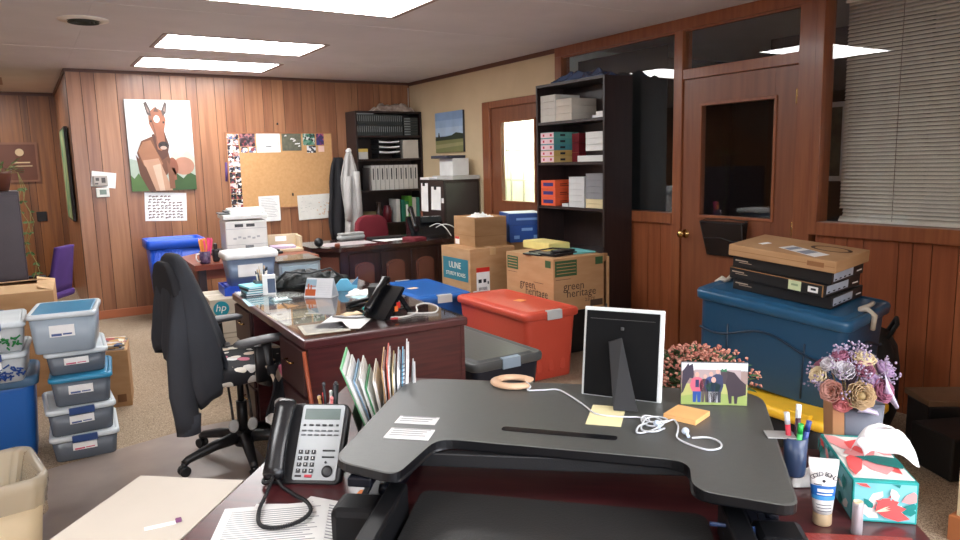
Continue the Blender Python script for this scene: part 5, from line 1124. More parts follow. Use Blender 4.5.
# bulletin board
bx0, bx1, bz0, bz1 = 1.87, 3.06, 1.015, 1.845
t = thing('bulletin_board', 'cork bulletin board edged with photos on the panelled wall', 'bulletin board', ((bx0+bx1)/2, WY, (bz0+bz1)/2))
W2, H2 = (bx1-bx0)/2, (bz1-bz0)/2
MB().box(-W2+.008, W2-.008, -.012, 0, -H2+.008, H2-.008).build('cork', P('cork', (206, 160, 110), .9, c2=(198, 152, 102), nscale=40), t)
MB().box(-W2, W2, -.02, 0, H2-.01, H2).box(-W2, W2, -.02, 0, -H2, -H2+.01).box(-W2, -W2+.01, -.02, 0, -H2+.01, H2-.01).box(W2-.01, W2, -.02, 0, -H2+.01, H2-.01).build('frame', P('board_frame', (158, 104, 74), .4), t)
coll = voro('photo_collage', [(222, 218, 214), (60, 50, 60), (150, 70, 80), (196, 190, 198), (40, 40, 50), (110, 120, 150), (200, 150, 140), (230, 228, 222)], 34)
collb = voro('photo_collage_dark', [(230, 228, 226), (30, 30, 36), (60, 54, 60), (206, 200, 198), (150, 70, 76), (20, 20, 26)], 34)
pr = None; BO = .013
for i in range(14):
    for j in range(2):
        lb = 'small snapshot in the two-wide strip down the left of the cork board'
        x = bx0+.045+j*.062; zz = bz1-.045-i*.058
        o = MB().box(-.029, .029, -.001, 0, -.027, .027).build('photo', coll if i < 7 else collb)
        tag(o, lb, 'photo', 'small snapshots down the left of the cork board', (x, WY-BO, zz))
def bimg(b, f): pass
wallsheet('photo', 'dark group photo at the top left of the cork board', 'photo', bx0+.145, bx0+.31, bz1-.15, bz1-.012, voro('group_photo', [(60, 40, 44), (130, 60, 70), (40, 34, 40), (170, 110, 110), (90, 70, 80)], 40), None, BO)
for k in range(2): wallsheet('photo', ('left small pale photo under the dark group photo on cork board', 'right small pale photo under the dark group photo on cork board')[k], 'photo', bx0+.155+k*.085, bx0+.225+k*.09, bz1-.215, bz1-.155, coll, None, BO)
def cert(b, f):
    b.m(P('cert_line', (150, 152, 150), .8)).prism(sq(.06, .94, .93, .945), 0, .0003, f).prism(sq(.06, .94, .05, .065), 0, .0003, f).prism(sq(.06, .075, .05, .945), 0, .0003, f).prism(sq(.925, .94, .05, .945), 0, .0003, f)
    for k in range(4): b.prism(sq(.2, .8, .78-k*.1, .795-k*.1), 0, .0003, f)
    b.m(P('cert_dark', (110, 110, 116), .8)).prism(sq(.38, .62, .28, .34), 0, .0003, f)
wallsheet('certificate', 'white framed-look certificate pinned at top of the cork board', 'certificate', bx0+.325, bx0+.585, bz1-.215, bz1-.012, M['white'], cert, BO)
def ships(b, f):
    b.m(M['white']); rd = random.Random(2)
    for k in range(12): x = rd.uniform(.1, .85); y = .9-.7*x*rd.uniform(.6, 1.2); b.prism([(x, y), (x+.12, y+.02), (x+.1, y+.09), (x+.03, y+.07)], 0, .0003, f)
wallsheet('photo', 'olive aerial photo pinned right of the certificate on cork board', 'photo', bx0+.605, bx0+.825, bz1-.2, bz1-.012, P('olive_photo', (92, 92, 78), .6, c2=(110, 110, 92), nscale=30), ships, BO)
wallsheet('photo', 'green tinted photo near the top right of the cork board', 'photo', bx0+.845, bx0+.985, bz1-.14, bz1-.012, voro('green_photo', [(60, 120, 96), (200, 206, 200), (40, 60, 56), (110, 150, 130)], 40), None, BO)
wallsheet('photo', 'small black and white photo under the green tinted one', 'photo', bx0+.885, bx0+.99, bz1-.225, bz1-.145, voro('bw_photo', [(40, 40, 44), (220, 220, 220), (90, 90, 96)], 40), None, BO)
wallsheet('photo', 'purple photo in the top right corner of the cork board', 'photo', bx0+1.0, bx0+1.09, bz1-.14, bz1-.012, voro('purple_photo', [(110, 50, 110), (70, 50, 90), (180, 90, 110), (60, 60, 120)], 40), None, BO)
wallsheet('note', 'pale pink note under the purple photo on the cork board', 'note', bx0+1.02, bx0+1.09, bz1-.215, bz1-.15, P('pink_note', (226, 190, 176), .8), None, BO)
def lines(b, f):
    b.m(P('text_grey', (150, 150, 155), .8))
    for k in range(12): b.prism(sq(.12, .88-.2*((k*3) % 4)/4, .9-k*.065, .912-k*.065), 0, .0003, f)
wallsheet('notice', 'white typed notice overlapping the bottom edge of the cork board', 'notice', 2.175, 2.405, .875, 1.155, M['white'], lines, .021, -1)
def mapd(b, f):
    rd = random.Random(4)
    b.m(P('map_orange', (206, 150, 90), .8))
    for k in range(22): x = rd.uniform(.5, .92); y = rd.uniform(.12, .7); b.prism(ell(x, y, .015, .02, 8), 0, .0003, f)
    b.m(P('map_grey', (140, 144, 144), .8))
    for k in range(26): x = rd.uniform(.06, .9); y = rd.uniform(.3, .92); b.prism(sq(x, x+rd.uniform(.01, .05), y, y+.01), 0, .0003, f)
wallsheet('map', 'white map sheet hanging over the lower right of the cork board', 'map', 2.61, 3.035, .87, 1.15, P('map_white', (222, 220, 212), .8), mapd, .021, -1.5)
tag(MB().cbox((0, 0, 0), (.015, .02, .03), .003).build('push_pin', P('dark_pin', (50, 40, 36), .5)), 'dark push pin in the lower middle of the cork board', 'pin', loc=(2.56, WY-.022, 1.16))
tag(MB().tube([(0, 0, 0), (.01, 0, .2)], .012, 6).build('ribbon', P('purple_ribbon', (96, 70, 130), .7)), 'purple ribbon hanging at the left side of the cork board', 'ribbon', loc=(1.85, WY-.014, 1.33))
tag(MB().lathe([(.012, 0), (.008, .02), (.002, .022)], n=10).build('wall_hook', M['black']), 'small dark knot-like peg on the panelling above the cork board', 'hook', loc=(2.44, WY-.012, 1.93))
# coats on a peg
t = thing('coat_hook', 'white round peg on the bookcase side holding the coats', 'hook', (3.13, 7.72, 1.63))
MB().lathe([(.02, 0), (.012, .03), (.03, .045), (.03, .06), (.002, .065)], n=14).build('peg', M['whitep'], t, xf=Matrix.Rotation(PI/2, 4, 'X'))
def coat(name, label, mat, x, z0, z1, w0, w1, seed, yoff, d_=.05):
    rd = random.Random(seed); t = thing(name, label, 'coat', (x, WY-yoff, 0)); secs = []
    N = 40
    for i in range(14):
        k = i/13; z = z1+(z0-z1)*k; w_ = w0+(w1-w0)*min(1, k*3.2)**.7
        secs.append([(w_*math.cos(a)*(1+.05*math.sin(k*9+seed))+.02*math.sin(k*5+seed)*k, d_*(.4+.6*k)*math.sin(a)+.02*math.sin(a*6+k*2+seed)*min(1, k*4), z+(.05*math.sin(a*2+seed)*k)) for a in [2*PI*j/N for j in range(N)]])
    MB().loft(secs).build('coat_body', mat, t); return t, secs
coat('coat', 'black coat hanging behind the white one on the back wall', P('black_coat', (28, 28, 32), .9, bump=.3, bscale=40), 3.03, .62, 1.56, .05, .12, 1, .24)
ct, _ = coat('coat', 'white lab coat hanging on the peg beside the back bookcase', P('white_coat', (196, 194, 190), .85, c2=(180, 178, 176), nscale=5, bump=.35, bscale=22), 3.115, .70, 1.62, .03, .105, 4, .36)
MB().loft([[(.06+.035*math.cos(a)+.02*k, -.05+.03*math.sin(a), 1.4-.55*k) for a in [2*PI*j/16 for j in range(16)]] for k in (0, .3, .6, 1)]).build('sleeve', MC['white_coat'], ct)
MB().loft([[(-.03+.03*math.cos(a)-.02*k, -.045+.025*math.sin(a), 1.35-.5*k) for a in [2*PI*j/16 for j in range(16)]] for k in (0, .3, .6, 1)]).build('sleeve', MC['white_coat'], ct)
# landscape canvas on the cream wall
t = thing('canvas_picture', 'small canvas of a field under blue sky on the cream wall', 'picture', (0, 0, 0))
MB().box(XR-.025, XR-.001, 6.72, 7.33, 1.585, 2.03, .002).build('canvas_frame', P('canvas_side', (60, 60, 66), .7), t)
LF = 0
F = face_map((XR-.0252, 7.33, 1.585), (0, -1, 0), (0, 0, 1), .61, .445); b = MB()
L((150, 176, 206), sq(0, 1, .4, 1), 1); L((170, 192, 214), sq(0, 1, .42, .62), 2); L((132, 160, 196), sq(0, 1, .8, 1), 2); L((48, 58, 42), [(0, .3), (0, .36), (.12, .4), (.2, .36), (.4, .4), (.6, .42), (.75, .48), (.9, .46), (1, .44), (1, .32)], 3); L((124, 126, 82), sq(0, 1, .0, .33), 2); L((150, 146, 104), [(0, .1), (1, .16), (1, .24), (0, .2)], 4); L((60, 56, 50), [(.1, .38), (.12, .5), (.15, .5), (.17, .38)], 4)
b.build('painting', None, t)
# hallway: plaque, picture on the return wall, outlet
t = thing('plaque', 'dark brown framed plaque with a pale round seal on the hall wall', 'plaque', (-.02, 10.498, 1.60))
MB().box(-.34, .22, -.02, 0, -.24, .24, .005).build('board', P('plaque_brown', (98, 56, 38), .5), t)
MB().box(-.34, .22, -.026, -.02, .215, .24).box(-.34, .22, -.026, -.02, -.24, -.215).box(.195, .22, -.026, -.02, -.215, .215).build('frame', P('plaque_frame', (128, 84, 60), .5), t)
b = MB().prism(ell(.03, .12, .045, .045, 20), .021, .026, lambda a, c, d: (a, -d, c)); b.box(-.05, .13, -.024, -.02, -.01, .005).box(-.07, .15, -.024, -.02, -.05, -.04).build('seal', P('plaque_seal', (206, 180, 140), .5), t)
t = thing('tall_picture', 'narrow tall green-edged hanging seen edge-on on the hall return wall', 'picture', (.431, 8.75, 1.52))
MB().box(-.03, 0, -.42, .42, -.55, .40, .003).build('frame', P('dark_frame', (40, 34, 28), .5), t)
MB().box(-.033, -.03, -.4, .4, -.53, .38).build('print', P('pale_green_print', (170, 178, 120), .6, c2=(70, 130, 96), nscale=5), t)
t = thing('outlet', 'dark outlet plate on the hall wall beside the purple chair', 'outlet', (.175, 10.497, .93)); MB().box(-.06, .05, -.012, 0, -.06, .06, .003).build('plate', M['black'], t)
# ================= FOREGROUND DESK =================
DA = -R(40.8)
def dl(u, v, z): 
    a = R(40.8); return (u*math.cos(a)+v*math.sin(a), -u*math.sin(a)+v*math.cos(a), z)
DT = .74
t = thing('office_desk', 'burgundy office desk in the foreground carrying the standing desk riser', 'desk', dl(0, 1.6, 0), DA)
O = 1.6
poly = [(-.79, .95-O), (.637, .95-O), (.637, 1.78-O), (.42, 1.80-O), (.42, 2.25-O), (-.79, 2.32-O)]
MB().prism(poly, DT-.035, DT).build('desktop', M['burg'], t)
for x_, y_ in ((-.74, -.6), (.58, -.6), (-.74, .66), (.36, .60)): MB().box(x_-.03, x_+.03, y_-.03, y_+.03, 0, DT-.035, .003).build('leg', M['burg'], t)
MB().box(-.7, .32, .6, .62, .25, DT-.035).build('modesty_panel', M['burg'], t)
MB().box(.57, .60, -.57, .12, .15, DT-.035).build('side_panel', M['burg'], t)
t = thing('table_leaf', 'pale grey laminate table leaf at the bottom left corner', 'table', dl(-.925, 1.1, 0), DA)
MB().box(-.132, .130, -.5, .385, DT-.03, DT-.0).build('tabletop', P('pale_laminate', (206, 196, 182), .5, c2=(200, 190, 176), nscale=3), t)
for y_ in (-.45, .34): MB().box(-.10, -.06, y_-.02, y_+.02, 0, DT-.03).build('leg', M['grey'], t)
tag(MB().m(M['white']).box(-.03, .03, -.007, .007, 0, .0015).m(P('purple_tip', (120, 70, 110), .8)).cbox((.035, .003, .003), (.012, .016, .005), .002).build('paper_strip'), 'small white strip with a purple tip on the pale table leaf', 'paper', loc=dl(-.865, 1.262, DT+.0005), rz=DA+R(35))
# ---- riser ----
RT = .88
t = thing('standing_desk_riser', 'black standing desk riser with a cut-out front on the burgundy desk', 'desk riser', dl(0, 1.5, DT+.0005), DA)
rz0 = -(DT+.0005)
rp = fillet([(-.505, 1.30), (-.36, 1.245), (-.318, 1.435), (.197, 1.362), (.186, 1.236), (.35, 1.185), (.43, 1.81), (-.485, 1.862)], [.05, .03, .05, .05, .04, .035, .10, .10], 6)
rp = [(a, b_-1.5) for a, b_ in rp]
rt_ = P('riser_top_laminate', (78, 80, 77), .42, c2=(70, 72, 70), nscale=14, stretch=(3, 26, 3), spec=1.0, bump=.08, bscale=90)
b = MB(); b.m(rt_)
ins = lambda k: [((a+.04)*(1-k*2.2)-.04, c*(1-k*2.6)+.0) for a, c in rp]
b.loft([[(a, c, RT+rz0-.0015) for a, c in rp], [(a, c, RT+rz0) for a, c in ins(.004)]], smooth=False)
b.build('riser_top', None, t)
MB().loft([[(a, c, RT+rz0-.022) for a, c in ins(.006)], [(a, c, RT+rz0-.018) for a, c in rp], [(a, c, RT+rz0-.0015) for a, c in rp]], smooth=False).build('edge_band', P('edge_black', (14, 15, 18), .35), t)
# tablet slot
sl = MB().prism(fillet([(-.188, 1.489-1.5), (.060, 1.452-1.5), (.064, 1.475-1.5), (-.184, 1.512-1.5)], .009, 3), RT+rz0+.0002, RT+rz0+.0012); sl.build('tablet_slot', M['blackg'], t)
fr = P('riser_frame', (9, 12, 22), .45, spec=.3)
for s, (ua, ub, va, vb) in enumerate(((-.475, -.405, 1.25, 1.78), (.30, .365, 1.22, 1.74))):
    b = MB().box(ua, ub, va-1.5, vb-1.5, 0, .035, .008)
    for (uu, v0_, v1_) in (((ua+ub)/2-.012, va+.03, vb-.12), ((ua+ub)/2+.016, va+.14, vb-.02)):
        b.loft([[(uu-.006, v0_-1.5-.018, .04), (uu+.006, v0_-1.5-.018, .04), (uu+.006, v0_-1.5+.018, .04), (uu-.006, v0_-1.5+.018, .04)], [(uu-.006, v1_-1.5-.018, .115), (uu+.006, v1_-1.5-.018, .115), (uu+.006, v1_-1.5+.018, .115), (uu-.006, v1_-1.5+.018, .115)]], smooth=False)
        b.tube([(uu-.012, v0_-1.5, .04), (uu+.012, v0_-1.5, .04)], .012, 10)
    b.box(ua+.01, ub-.01, va-1.5+.02, vb-1.5, .098, .118, .004)
    b.build('side_mechanism', fr, t)
    MB().box(ua-.012, ub+.012, va-1.5-.03, va-1.5+.055, .0, .075, .014).build('side_cover', P('riser_cover', (9, 10, 13), .5, spec=.3), t)
MB().box(-.41, .33, 1.745-1.5, 1.775-1.5, .01, .045, .004).box(-.39, .31, 1.41-1.5, 1.432-1.5, .085, .115, .003).build('crossbar', M['black'], t)
MB().prism(fillet([(-.345, .98-1.5), (.225, .98-1.5), (.225, 1.345-1.5), (-.345, 1.395-1.5)], .03, 5), .024, .04).build('keyboard_tray', P('keyboard_tray', (40, 40, 40), .42, bump=.1, bscale=200), t)
for s in (-.375, .262): MB().box(s-.02, s+.02, 1.0-1.5, 1.32-1.5, .014, .09, .006).build('tray_arm', P('riser_cover', (9, 10, 13), .5, spec=.3), t)
b = MB()
b.tube([(.245, -.24, .05), (.25, -.30, .04), (.23, -.38, .03)], .004, 6).tube([(.215, -.26, .075), (.29, -.26, .07), (.29, -.34, .03)], .004, 6); b.build('lift_cable', P('cable_blue', (40, 60, 100), .4), t)
RZ = RT+.0006
# gaps: things on the riser
def flat(name, label, cat, u, v, w_, d_, rz, mat, th=.0008, z=RZ, lines=0, group=None):
    o = sheet(name, label, cat, 0, 0, 0, w_, d_, 0, mat, group, th, lines); o.location = dl(u, v, z); o.rotation_euler = (0, 0, DA+R(rz)); return o
flat('paper', 'upper white slip with faint writing on the left riser corner', 'paper', -.385, 1.532, .095, .046, -3, pap, lines=3)
flat('paper', 'lower white handwritten card on the left riser corner', 'paper', -.382, 1.447, .10, .056, -3, pap, .0025, lines=4)
flat('sticky_note', 'single pale yellow note lying behind the earphones on the riser', 'sticky note', .043, 1.60, .078, .13, -8, P('pale_yellow_note', (232, 222, 172), .8))
flat('sticky_note_pad', 'square pad of peach sticky notes on the riser before the photo', 'sticky note pad', .222, 1.605, .076, .076, -32, P('peach_pad', (232, 176, 112), .8), .011)
# horseshoe
pts = []
for k in range(15):
    a = R(-52+k*(284/14)); pts.append((.040*math.cos(a), .048*math.sin(a), .0085))
tag(MB().loft([[tuple(Vector((0, 0, .0085))+Vector((p[0], p[1], 0))*(1+.017*math.cos(q)/.057*1.0)+Vector((0, 0, .008*math.sin(q)))) for q in [2*PI*j/10 for j in range(10)]] for p in pts]).build('horseshoe', P('pale_wood_shoe', (228, 190, 156), .55, c2=(212, 172, 138), nscale=14)), 'pale pinkish horseshoe-shaped ring on the back edge of the riser', 'horseshoe', loc=dl(-.192, 1.812, RZ), rz=DA+R(85))
# earphones
b = MB(); z = .003
ep = [(-.16, 1.83), (-.145, 1.79), (-.15, 1.76), (-.11, 1.765), (-.075, 1.77), (-.04, 1.72), (-.005, 1.65), (.02, 1.60), (.07, 1.585), (.11, 1.585), (.135, 1.575), (.13, 1.55), (.11, 1.52), (.105, 1.49), (.13, 1.5), (.16, 1.53), (.165, 1.56), (.15, 1.59), (.125, 1.585), (.12, 1.555), (.14, 1.53), (.17, 1.55), (.19, 1.575), (.195, 1.54), (.19, 1.5), (.185, 1.47), (.2, 1.44), (.235, 1.41), (.262, 1.42), (.268, 1.45), (.25, 1.475), (.215, 1.47)]
t = thing('earphones', 'white wired earphones tangled in front of the picture frame', 'earphones', dl(0, 1.5, RZ), DA)
P3 = [Vector((u, v-1.5, .0035+(.003 if 10 < i < 26 and i % 3 == 0 else 0))) for i, (u, v) in enumerate(ep)]
b.tube(catmull(P3), .0021, 6).tube(catmull([Vector((.12, .075, .004)), Vector((.14, .045, .008)), Vector((.175, .06, .007)), Vector((.16, .09, .004)), Vector((.13, .07, .006)), Vector((.115, .01, .004)), Vector((.14, -.01, .007)), Vector((.165, .02, .004))]), .0021, 6)
b.build('cord', P('earphone_white', (206, 210, 214), .4), t)
for (u, v) in ((.15, 1.535), (.205, 1.495)): MB().sphere((u, v-1.5, .0085), .008, 8).tube([(u, v-1.5, .008), (u+.004, v-1.52, .004)], .0035, 8).build('earbud', P('earbud_blue_white', (190, 204, 220), .4), t)
# picture frame seen from behind
t = thing('picture_frame', 'large photo frame seen from behind, white edge and black back', 'picture frame', dl(.078, 1.718, RZ), DA+R(-17))
th = R(9); tf = Matrix.Rotation(-th, 4, 'X')
Wf, Hf = .198, .222
MB().box(-Wf/2, Wf/2, .004, .016, 0, Hf, .003).build('frame', P('frame_white', (216, 220, 218), .4), t, xf=tf)
MB().box(-Wf/2+.008, Wf/2-.010, -.002, .004, .004, Hf-.009).build('backing_board', P('backing_black', (12, 12, 13), .85, spec=.2), t, xf=tf)
b = MB().box(-Wf/2+.018, Wf/2-.02, -.0026, -.002, Hf-.029, Hf-.0275).cbox((0, -.003, Hf-.05), (.008, .004, .008), .001); b.build('backing_slot', P('backing_grey', (60, 60, 60), .6), t, xf=tf)
b = MB().loft([[(-.028, -.003, .143), (.004, -.003, .155), (.007, -.006, .154), (-.025, -.006, .142)], [(.008, -.088, .003), (.062, -.078, .003), (.064, -.082, .003), (.010, -.092, .003)]], smooth=False)
b.build('easel_leg', P('easel_black', (24, 25, 28), .6), t)
# acrylic photo of riders
t = thing('photo_block', 'small upright photo of people with two dark horses on the riser', 'photo', dl(.295, 1.69, RZ), DA+R(0))
Wp, Hp = .152, .104
MB().box(-Wp/2, Wp/2, 0, .008, 0, Hp, .001).build('block', P('block_grey', (90, 92, 94), .3), t)
F = face_map((-Wp/2+.001, -.0001, .001), (1, 0, 0), (0, 0, 1), Wp-.002, Hp-.002); b = MB()
L = lambda c, pts, k: b.m(P('paint_%d_%d_%d' % c, c, .35)).prism(pts, .00012*k, .00012*k+.0001, F)
L((206, 210, 216), sq(0, 1, .8, 1), 1); L((150, 128, 122), sq(0, 1, .5, .82), 1); L((166, 150, 150), sq(.2, .9, .62, .84), 2); L((150, 168, 96), sq(0, 1, 0, .5), 1); L((176, 178, 110), [(0, .2), (.4, .3), (1, .22), (1, .5), (0, .5)], 2)
L((52, 46, 62), [(0, .25), (.02, .8), (.08, .93), (.1, .99), (.12, .93), (.17, .98), (.18, .9), (.19, .72), (.18, .62), (.13, .64), (.08, .5), (.03, .3)], 4)
L((60, 50, 58), [(.62, .8), (.68, .82), (.8, .78), (.9, .6), (.98, .5), (.98, .25), (.86, .2), (.85, .04), (.81, .04), (.8, .22), (.77, .22), (.77, .04), (.73, .04), (.7, .35), (.66, .55), (.6, .5), (.585, .7)], 4)
L((70, 60, 66), [(.59, .84), (.6, .7), (.62, .52), (.67, .5), (.7, .7), (.68, .84)], 5); L((40, 110, 70), [(.6, .8), (.61, .88), (.64, .84), (.68, .88), (.69, .8)], 6)
def person(x, h0, top, legs, s=1.0):
    L(legs, [(x-.06*s, .06), (x-.065*s, .36), (x+.065*s, .36), (x+.06*s, .06), (x+.012, .06), (x, .28), (x-.012, .06)], 6)
    L(top, [(x-.075*s, .32), (x-.11*s, .46), (x-.08*s, h0-.1), (x-.03*s, h0-.06), (x+.03*s, h0-.06), (x+.08*s, h0-.1), (x+.1*s, .46), (x+.07*s, .32)], 7)
    L((206, 160, 146), ell(x, h0, .032*s, .06*s, 12), 8)
person(.45, .74, (60, 74, 120), (70, 64, 70), .9); person(.55, .8, (52, 60, 90), (60, 60, 70), .9); person(.36, .68, (70, 50, 56), (90, 80, 76), .8); person(.24, .72, (196, 96, 116), (44, 80, 150)); person(.49, .6, (40, 74, 62), (186, 186, 190), 1.15)
L((44, 50, 90), sq(.215, .27, .42, .6), 9)
b.build('printed_photo', None, t)
# pen cup clipped to the right of the riser
t = thing('clip_cup', 'dark blue hanging cup clipped to the right riser edge with pens', 'pen holder', dl(.428, 1.50, .80), DA)
cupm = P('cup_blue_grey', (50, 66, 96), .3)
MB().lathe([(.019, .0), (.021, .004), (.024, .083), (.0215, .083), (.018, .006), (.001, .006)], n=20).build('cup', cupm, t)
MB().box(-.058, .0, -.012, .03, .0806, .0835, .003).build('clip_plate', P('clip_grey', (150, 150, 148), .4), t) 
rd = random.Random(11)
for k, (c, c2_, dx, dy, hh, lb) in enumerate((((196, 198, 204), (190, 40, 60), -.014, .006, .125, 'red and clear pen standing in the blue hanging cup'), ((230, 232, 234), (60, 30, 50), .006, .012, .14, 'tall pen with a white end in the blue hanging cup'), ((40, 170, 70), (60, 180, 90), .004, -.010, .108, 'green pen standing in the blue hanging cup'), ((40, 60, 130), (50, 70, 140), .018, -.004, .112, 'navy pen standing in the blue hanging cup'))):
    o = thing('pen', lb, 'pen', Vector(dl(.428+dx*.3, 1.50+dy*.3, .807)), DA)
    MB().tube([(0, 0, 0), (dx*.8, dy*.8, hh*.8)], .0055, 10).build('barrel', P('cuppen_%d' % k, c2_, .3), o); MB().tube([(dx*.8, dy*.8, hh*.8), (dx, dy, hh)], .0055, 10).build('cap', P('cuppen_cap_%d' % k, c, .3), o)
tag(MB().grid(crumple(.09, .07, .05, 14), 12, 12).build('crumpled_tissue', M['white'], solid=.001), 'crumpled white tissue beside the blue hanging cup', 'tissue', loc=dl(.49, 1.60, DT+.001), rz=DA)
# ---- phone ----
t = thing('office_phone', 'black and silver office phone with keypad at the left of the riser', 'phone', dl(-.648, 1.475, DT+.0005), DA+R(3))
t.scale = (.88, .92, .95)
pa = R(52)
tfm = Matrix.Rotation(pa, 4, 'X')
sil = P('silver_grey', (156, 160, 162), .38, .3)
PH, PW = .205, .20
b = MB().loft([[(p[0]+0, p[1]+PH/2, z) for p in rrect(PW-2*k, PH-2*k, .016)] for z, k in ((-.03, .006), (-.026, 0), (-.004, 0), (0, .003))]); b.build('phone_body', M['black'], t, xf=tfm)
MB().box(-PW/2+.012, PW/2-.012, .01, .12, 0, .012, .004).loft([[(s*.085, .0, .004), (s*.085, .085, .004), (s*.085, .118, .145), (s*.085, .10, .13)] for s in (-1, 1)], smooth=False).build('stand', M['black'], t)
fx0, fx1 = -.028, .090
b = MB().loft([[(a, c, .0005) for a, c in fillet([(fx0-.0, .010), (fx1-.002, .010), (fx1, PH-.006), (fx0+.002, PH-.006)], .006, 3)], [(a, c, .0045) for a, c in fillet([(fx0, .010), (fx1-.002, .010), (fx1, PH-.006), (fx0+.002, PH-.006)], .006, 3)]], smooth=False); b.build('face_plate', sil, t, xf=tfm)
MB().box(fx0+.010, fx1-.010, PH-.044, PH-.016, .0047, .0055).build('lcd_display', P('lcd_green', (86, 100, 96), .25), t, xf=tfm)
kk = P('key_dark', (36, 37, 40), .4); km = P('key_grey', (92, 95, 98), .4)
def key(x, y, w_, h_, m_, nm='key'): MB().box(x-w_/2, x+w_/2, y-h_/2, y+h_/2, .0047, .0075, .001).build(nm, m_, t, xf=tfm)
for r in range(4):
    for c in range(3):
        key(fx0+.014+c*.0175, .078-r*.0155, .0115, .010, kk)
        text('123456789*0#'[r*3+c], .0075, M['white'], t, tuple(tfm @ Vector((fx0+.014+c*.0175, .0785-r*.0155, .0079))), (1, 0, 0), tuple(tfm.to_3x3() @ Vector((0, 1, 0))), 'numeral', .0003)
for c in range(6):
    key(fx0+.014+c*.018, .146, .012 if 0 < c < 5 else .007, .005, kk, 'function_key'); key(fx0+.014+c*.018, .132, .013, .004, km, 'function_key'); key(fx0+.014+c*.018, .121, .013, .004, km, 'function_key')
key(fx0+.09, .082, .034, .004, kk, 'function_key'); key(fx0+.09, .066, .034, .004, kk, 'function_key')
key(fx0+.016, .019, .018, .005, kk, 'function_key'); MB().box(fx0+.033, fx0+.053, .0155, .0225, .0047, .0075, .001).build('hold_key', P('key_red', (180, 40, 56), .4), t, xf=tfm)
b = MB().lathe([(.0145, .0047), (.0145, .0075), (.009, .0085), (.002, .0085)], (fx0+.092, .031, 0), 24); b.build('navigation_dial', kk, t, xf=tfm)
MB().lathe([(.003, .0047), (.003, .007), (.001, .007)], (fx0+.085, .053, 0), 10).build('round_key', kk, t, xf=tfm)
# handset in its cradle
secs = []
for k in range(17):
    s_ = k/16; y = .005+s_*.20; wv = .026+.007*(abs(s_-.5)*2)**3; hv = .012+.007*(abs(s_-.5)*2)**2.5; zc = .020+.013*math.sin(PI*s_)
    if k in (0, 16): wv *= .75; hv *= .6
    secs.append([(-.070+wv*math.cos(a), y, zc+hv*math.sin(a)*(1.1 if math.sin(a) > 0 else .9)) for a in [2*PI*j/20 for j in range(20)]])
MB().loft(secs).build('handset', P('handset_black', (22, 23, 26), .26), t, xf=tfm)
# coiled cord
cp = [Vector(q) for q in ((-.068, .012, .045), (-.075, -.012, .016), (-.095, -.016, .010), (-.102, .008, .010), (-.085, .022, .010), (-.066, .0, .014), (-.035, -.04, .012), (.01, -.08, .012), (.055, -.115, .012), (.08, -.16, .012), (.07, -.205, .012), (.03, -.235, .012), (-.015, -.225, .012), (-.045, -.16, .012), (-.062, -.07, .014), (-.068, .0, .035))]
cp = catmull(cp, 14)
b = MB(); coil = []
upv = Vector((0, 0, 1))
for i, p in enumerate(cp):
    tq = (cp[min(i+1, len(cp)-1)]-cp[max(i-1, 0)]).normalized(); sd = tq.cross(upv).normalized(); up2 = sd.cross(tq)
    for j in range(6):
        a = 2*PI*j/6; coil.append(p+tq*(.0*j)+(cp[min(i+1, len(cp)-1)]-p)*(j/6)+(sd*math.cos(a)+up2*math.sin(a))*.0036)
b.tube(coil, .0016, 5); b.tube(cp, .0028, 6); b.build('coiled_cord', M['black'], t)
# papers beneath the cord
tl = P('text_grey2', (172, 172, 176), .8)
flat('paper', 'lowest white typed sheet of the pile at the bottom left of desk', 'paper', -.585, 1.245, .22, .28, 6, pap, z=DT+.0004, lines=24)
flat('paper', 'white typed sheet turned right in the pile by the phone', 'paper', -.53, 1.255, .22, .28, -14, pap, z=DT+.0016, lines=22)
flat('paper', 'top typed sheet of the pile under the curly phone cord', 'paper', -.62, 1.235, .22, .28, 16, pap, z=DT+.0028, lines=26)
flat('sticky_note', 'orange note partly under the left corner of the riser', 'sticky note', -.465, 1.43, .085, .05, -8, P('orange_note2', (226, 134, 74), .8), z=DT+.0006)
flat('paper', 'grey-white strip of paper beside the left riser cover', 'paper', -.50, 1.12, .03, .26, -4, P('grey_sheet', (180, 180, 180), .7), z=DT+.0006) 
# red pen cup with pens behind the phone
t = thing('pen_cup', 'dark red cup full of pens and pins behind the office phone', 'pen holder', dl(-.70, 1.80, DT+.0005), DA)
MB().lathe([(.026, 0), (.027, .004), (.029, .066), (.0265, .066), (.025, .006), (.001, .006)], n=22).build('cup', P('cup_red', (140, 34, 44), .35), t)
rd = random.Random(21)
for k in range(8):
    a = k*PI/4; c = ((40, 40, 44), (40, 150, 140), (220, 220, 220), (210, 60, 60), (60, 110, 180), (190, 150, 90), (30, 30, 34), (230, 120, 120))[k]
    hh = (.125, .085, .092, .088, .085, .09, .13, .088)[k]
    lb = ('black scissors-like handle standing in the dark red cup', 'teal pen in the dark red cup behind the phone', 'white pen in the dark red cup behind the phone', 'red pen in the dark red cup behind the phone', 'blue pen in the dark red cup behind the phone', 'wooden pencil in the dark red cup behind the phone', 'tall black pen in the dark red cup behind the phone', 'pink pen in the dark red cup behind the phone')[k]
    o = thing('pen', lb, 'pen', dl(-.70+.012*math.cos(a), 1.80+.012*math.sin(a), DT+.01), DA)
    MB().tube([(0, 0, 0), (.013*math.cos(a), .013*math.sin(a), hh)], .0042 if k not in (0,) else .008, 8).build('barrel', P('cp_%d' % k, c, .4), o)
    MB().sphere((.013*math.cos(a), .013*math.sin(a), hh+.003), .0058, 6).build('cap', P('cpc_%d' % k, tuple(min(255, q+30) for q in c), .4), o)
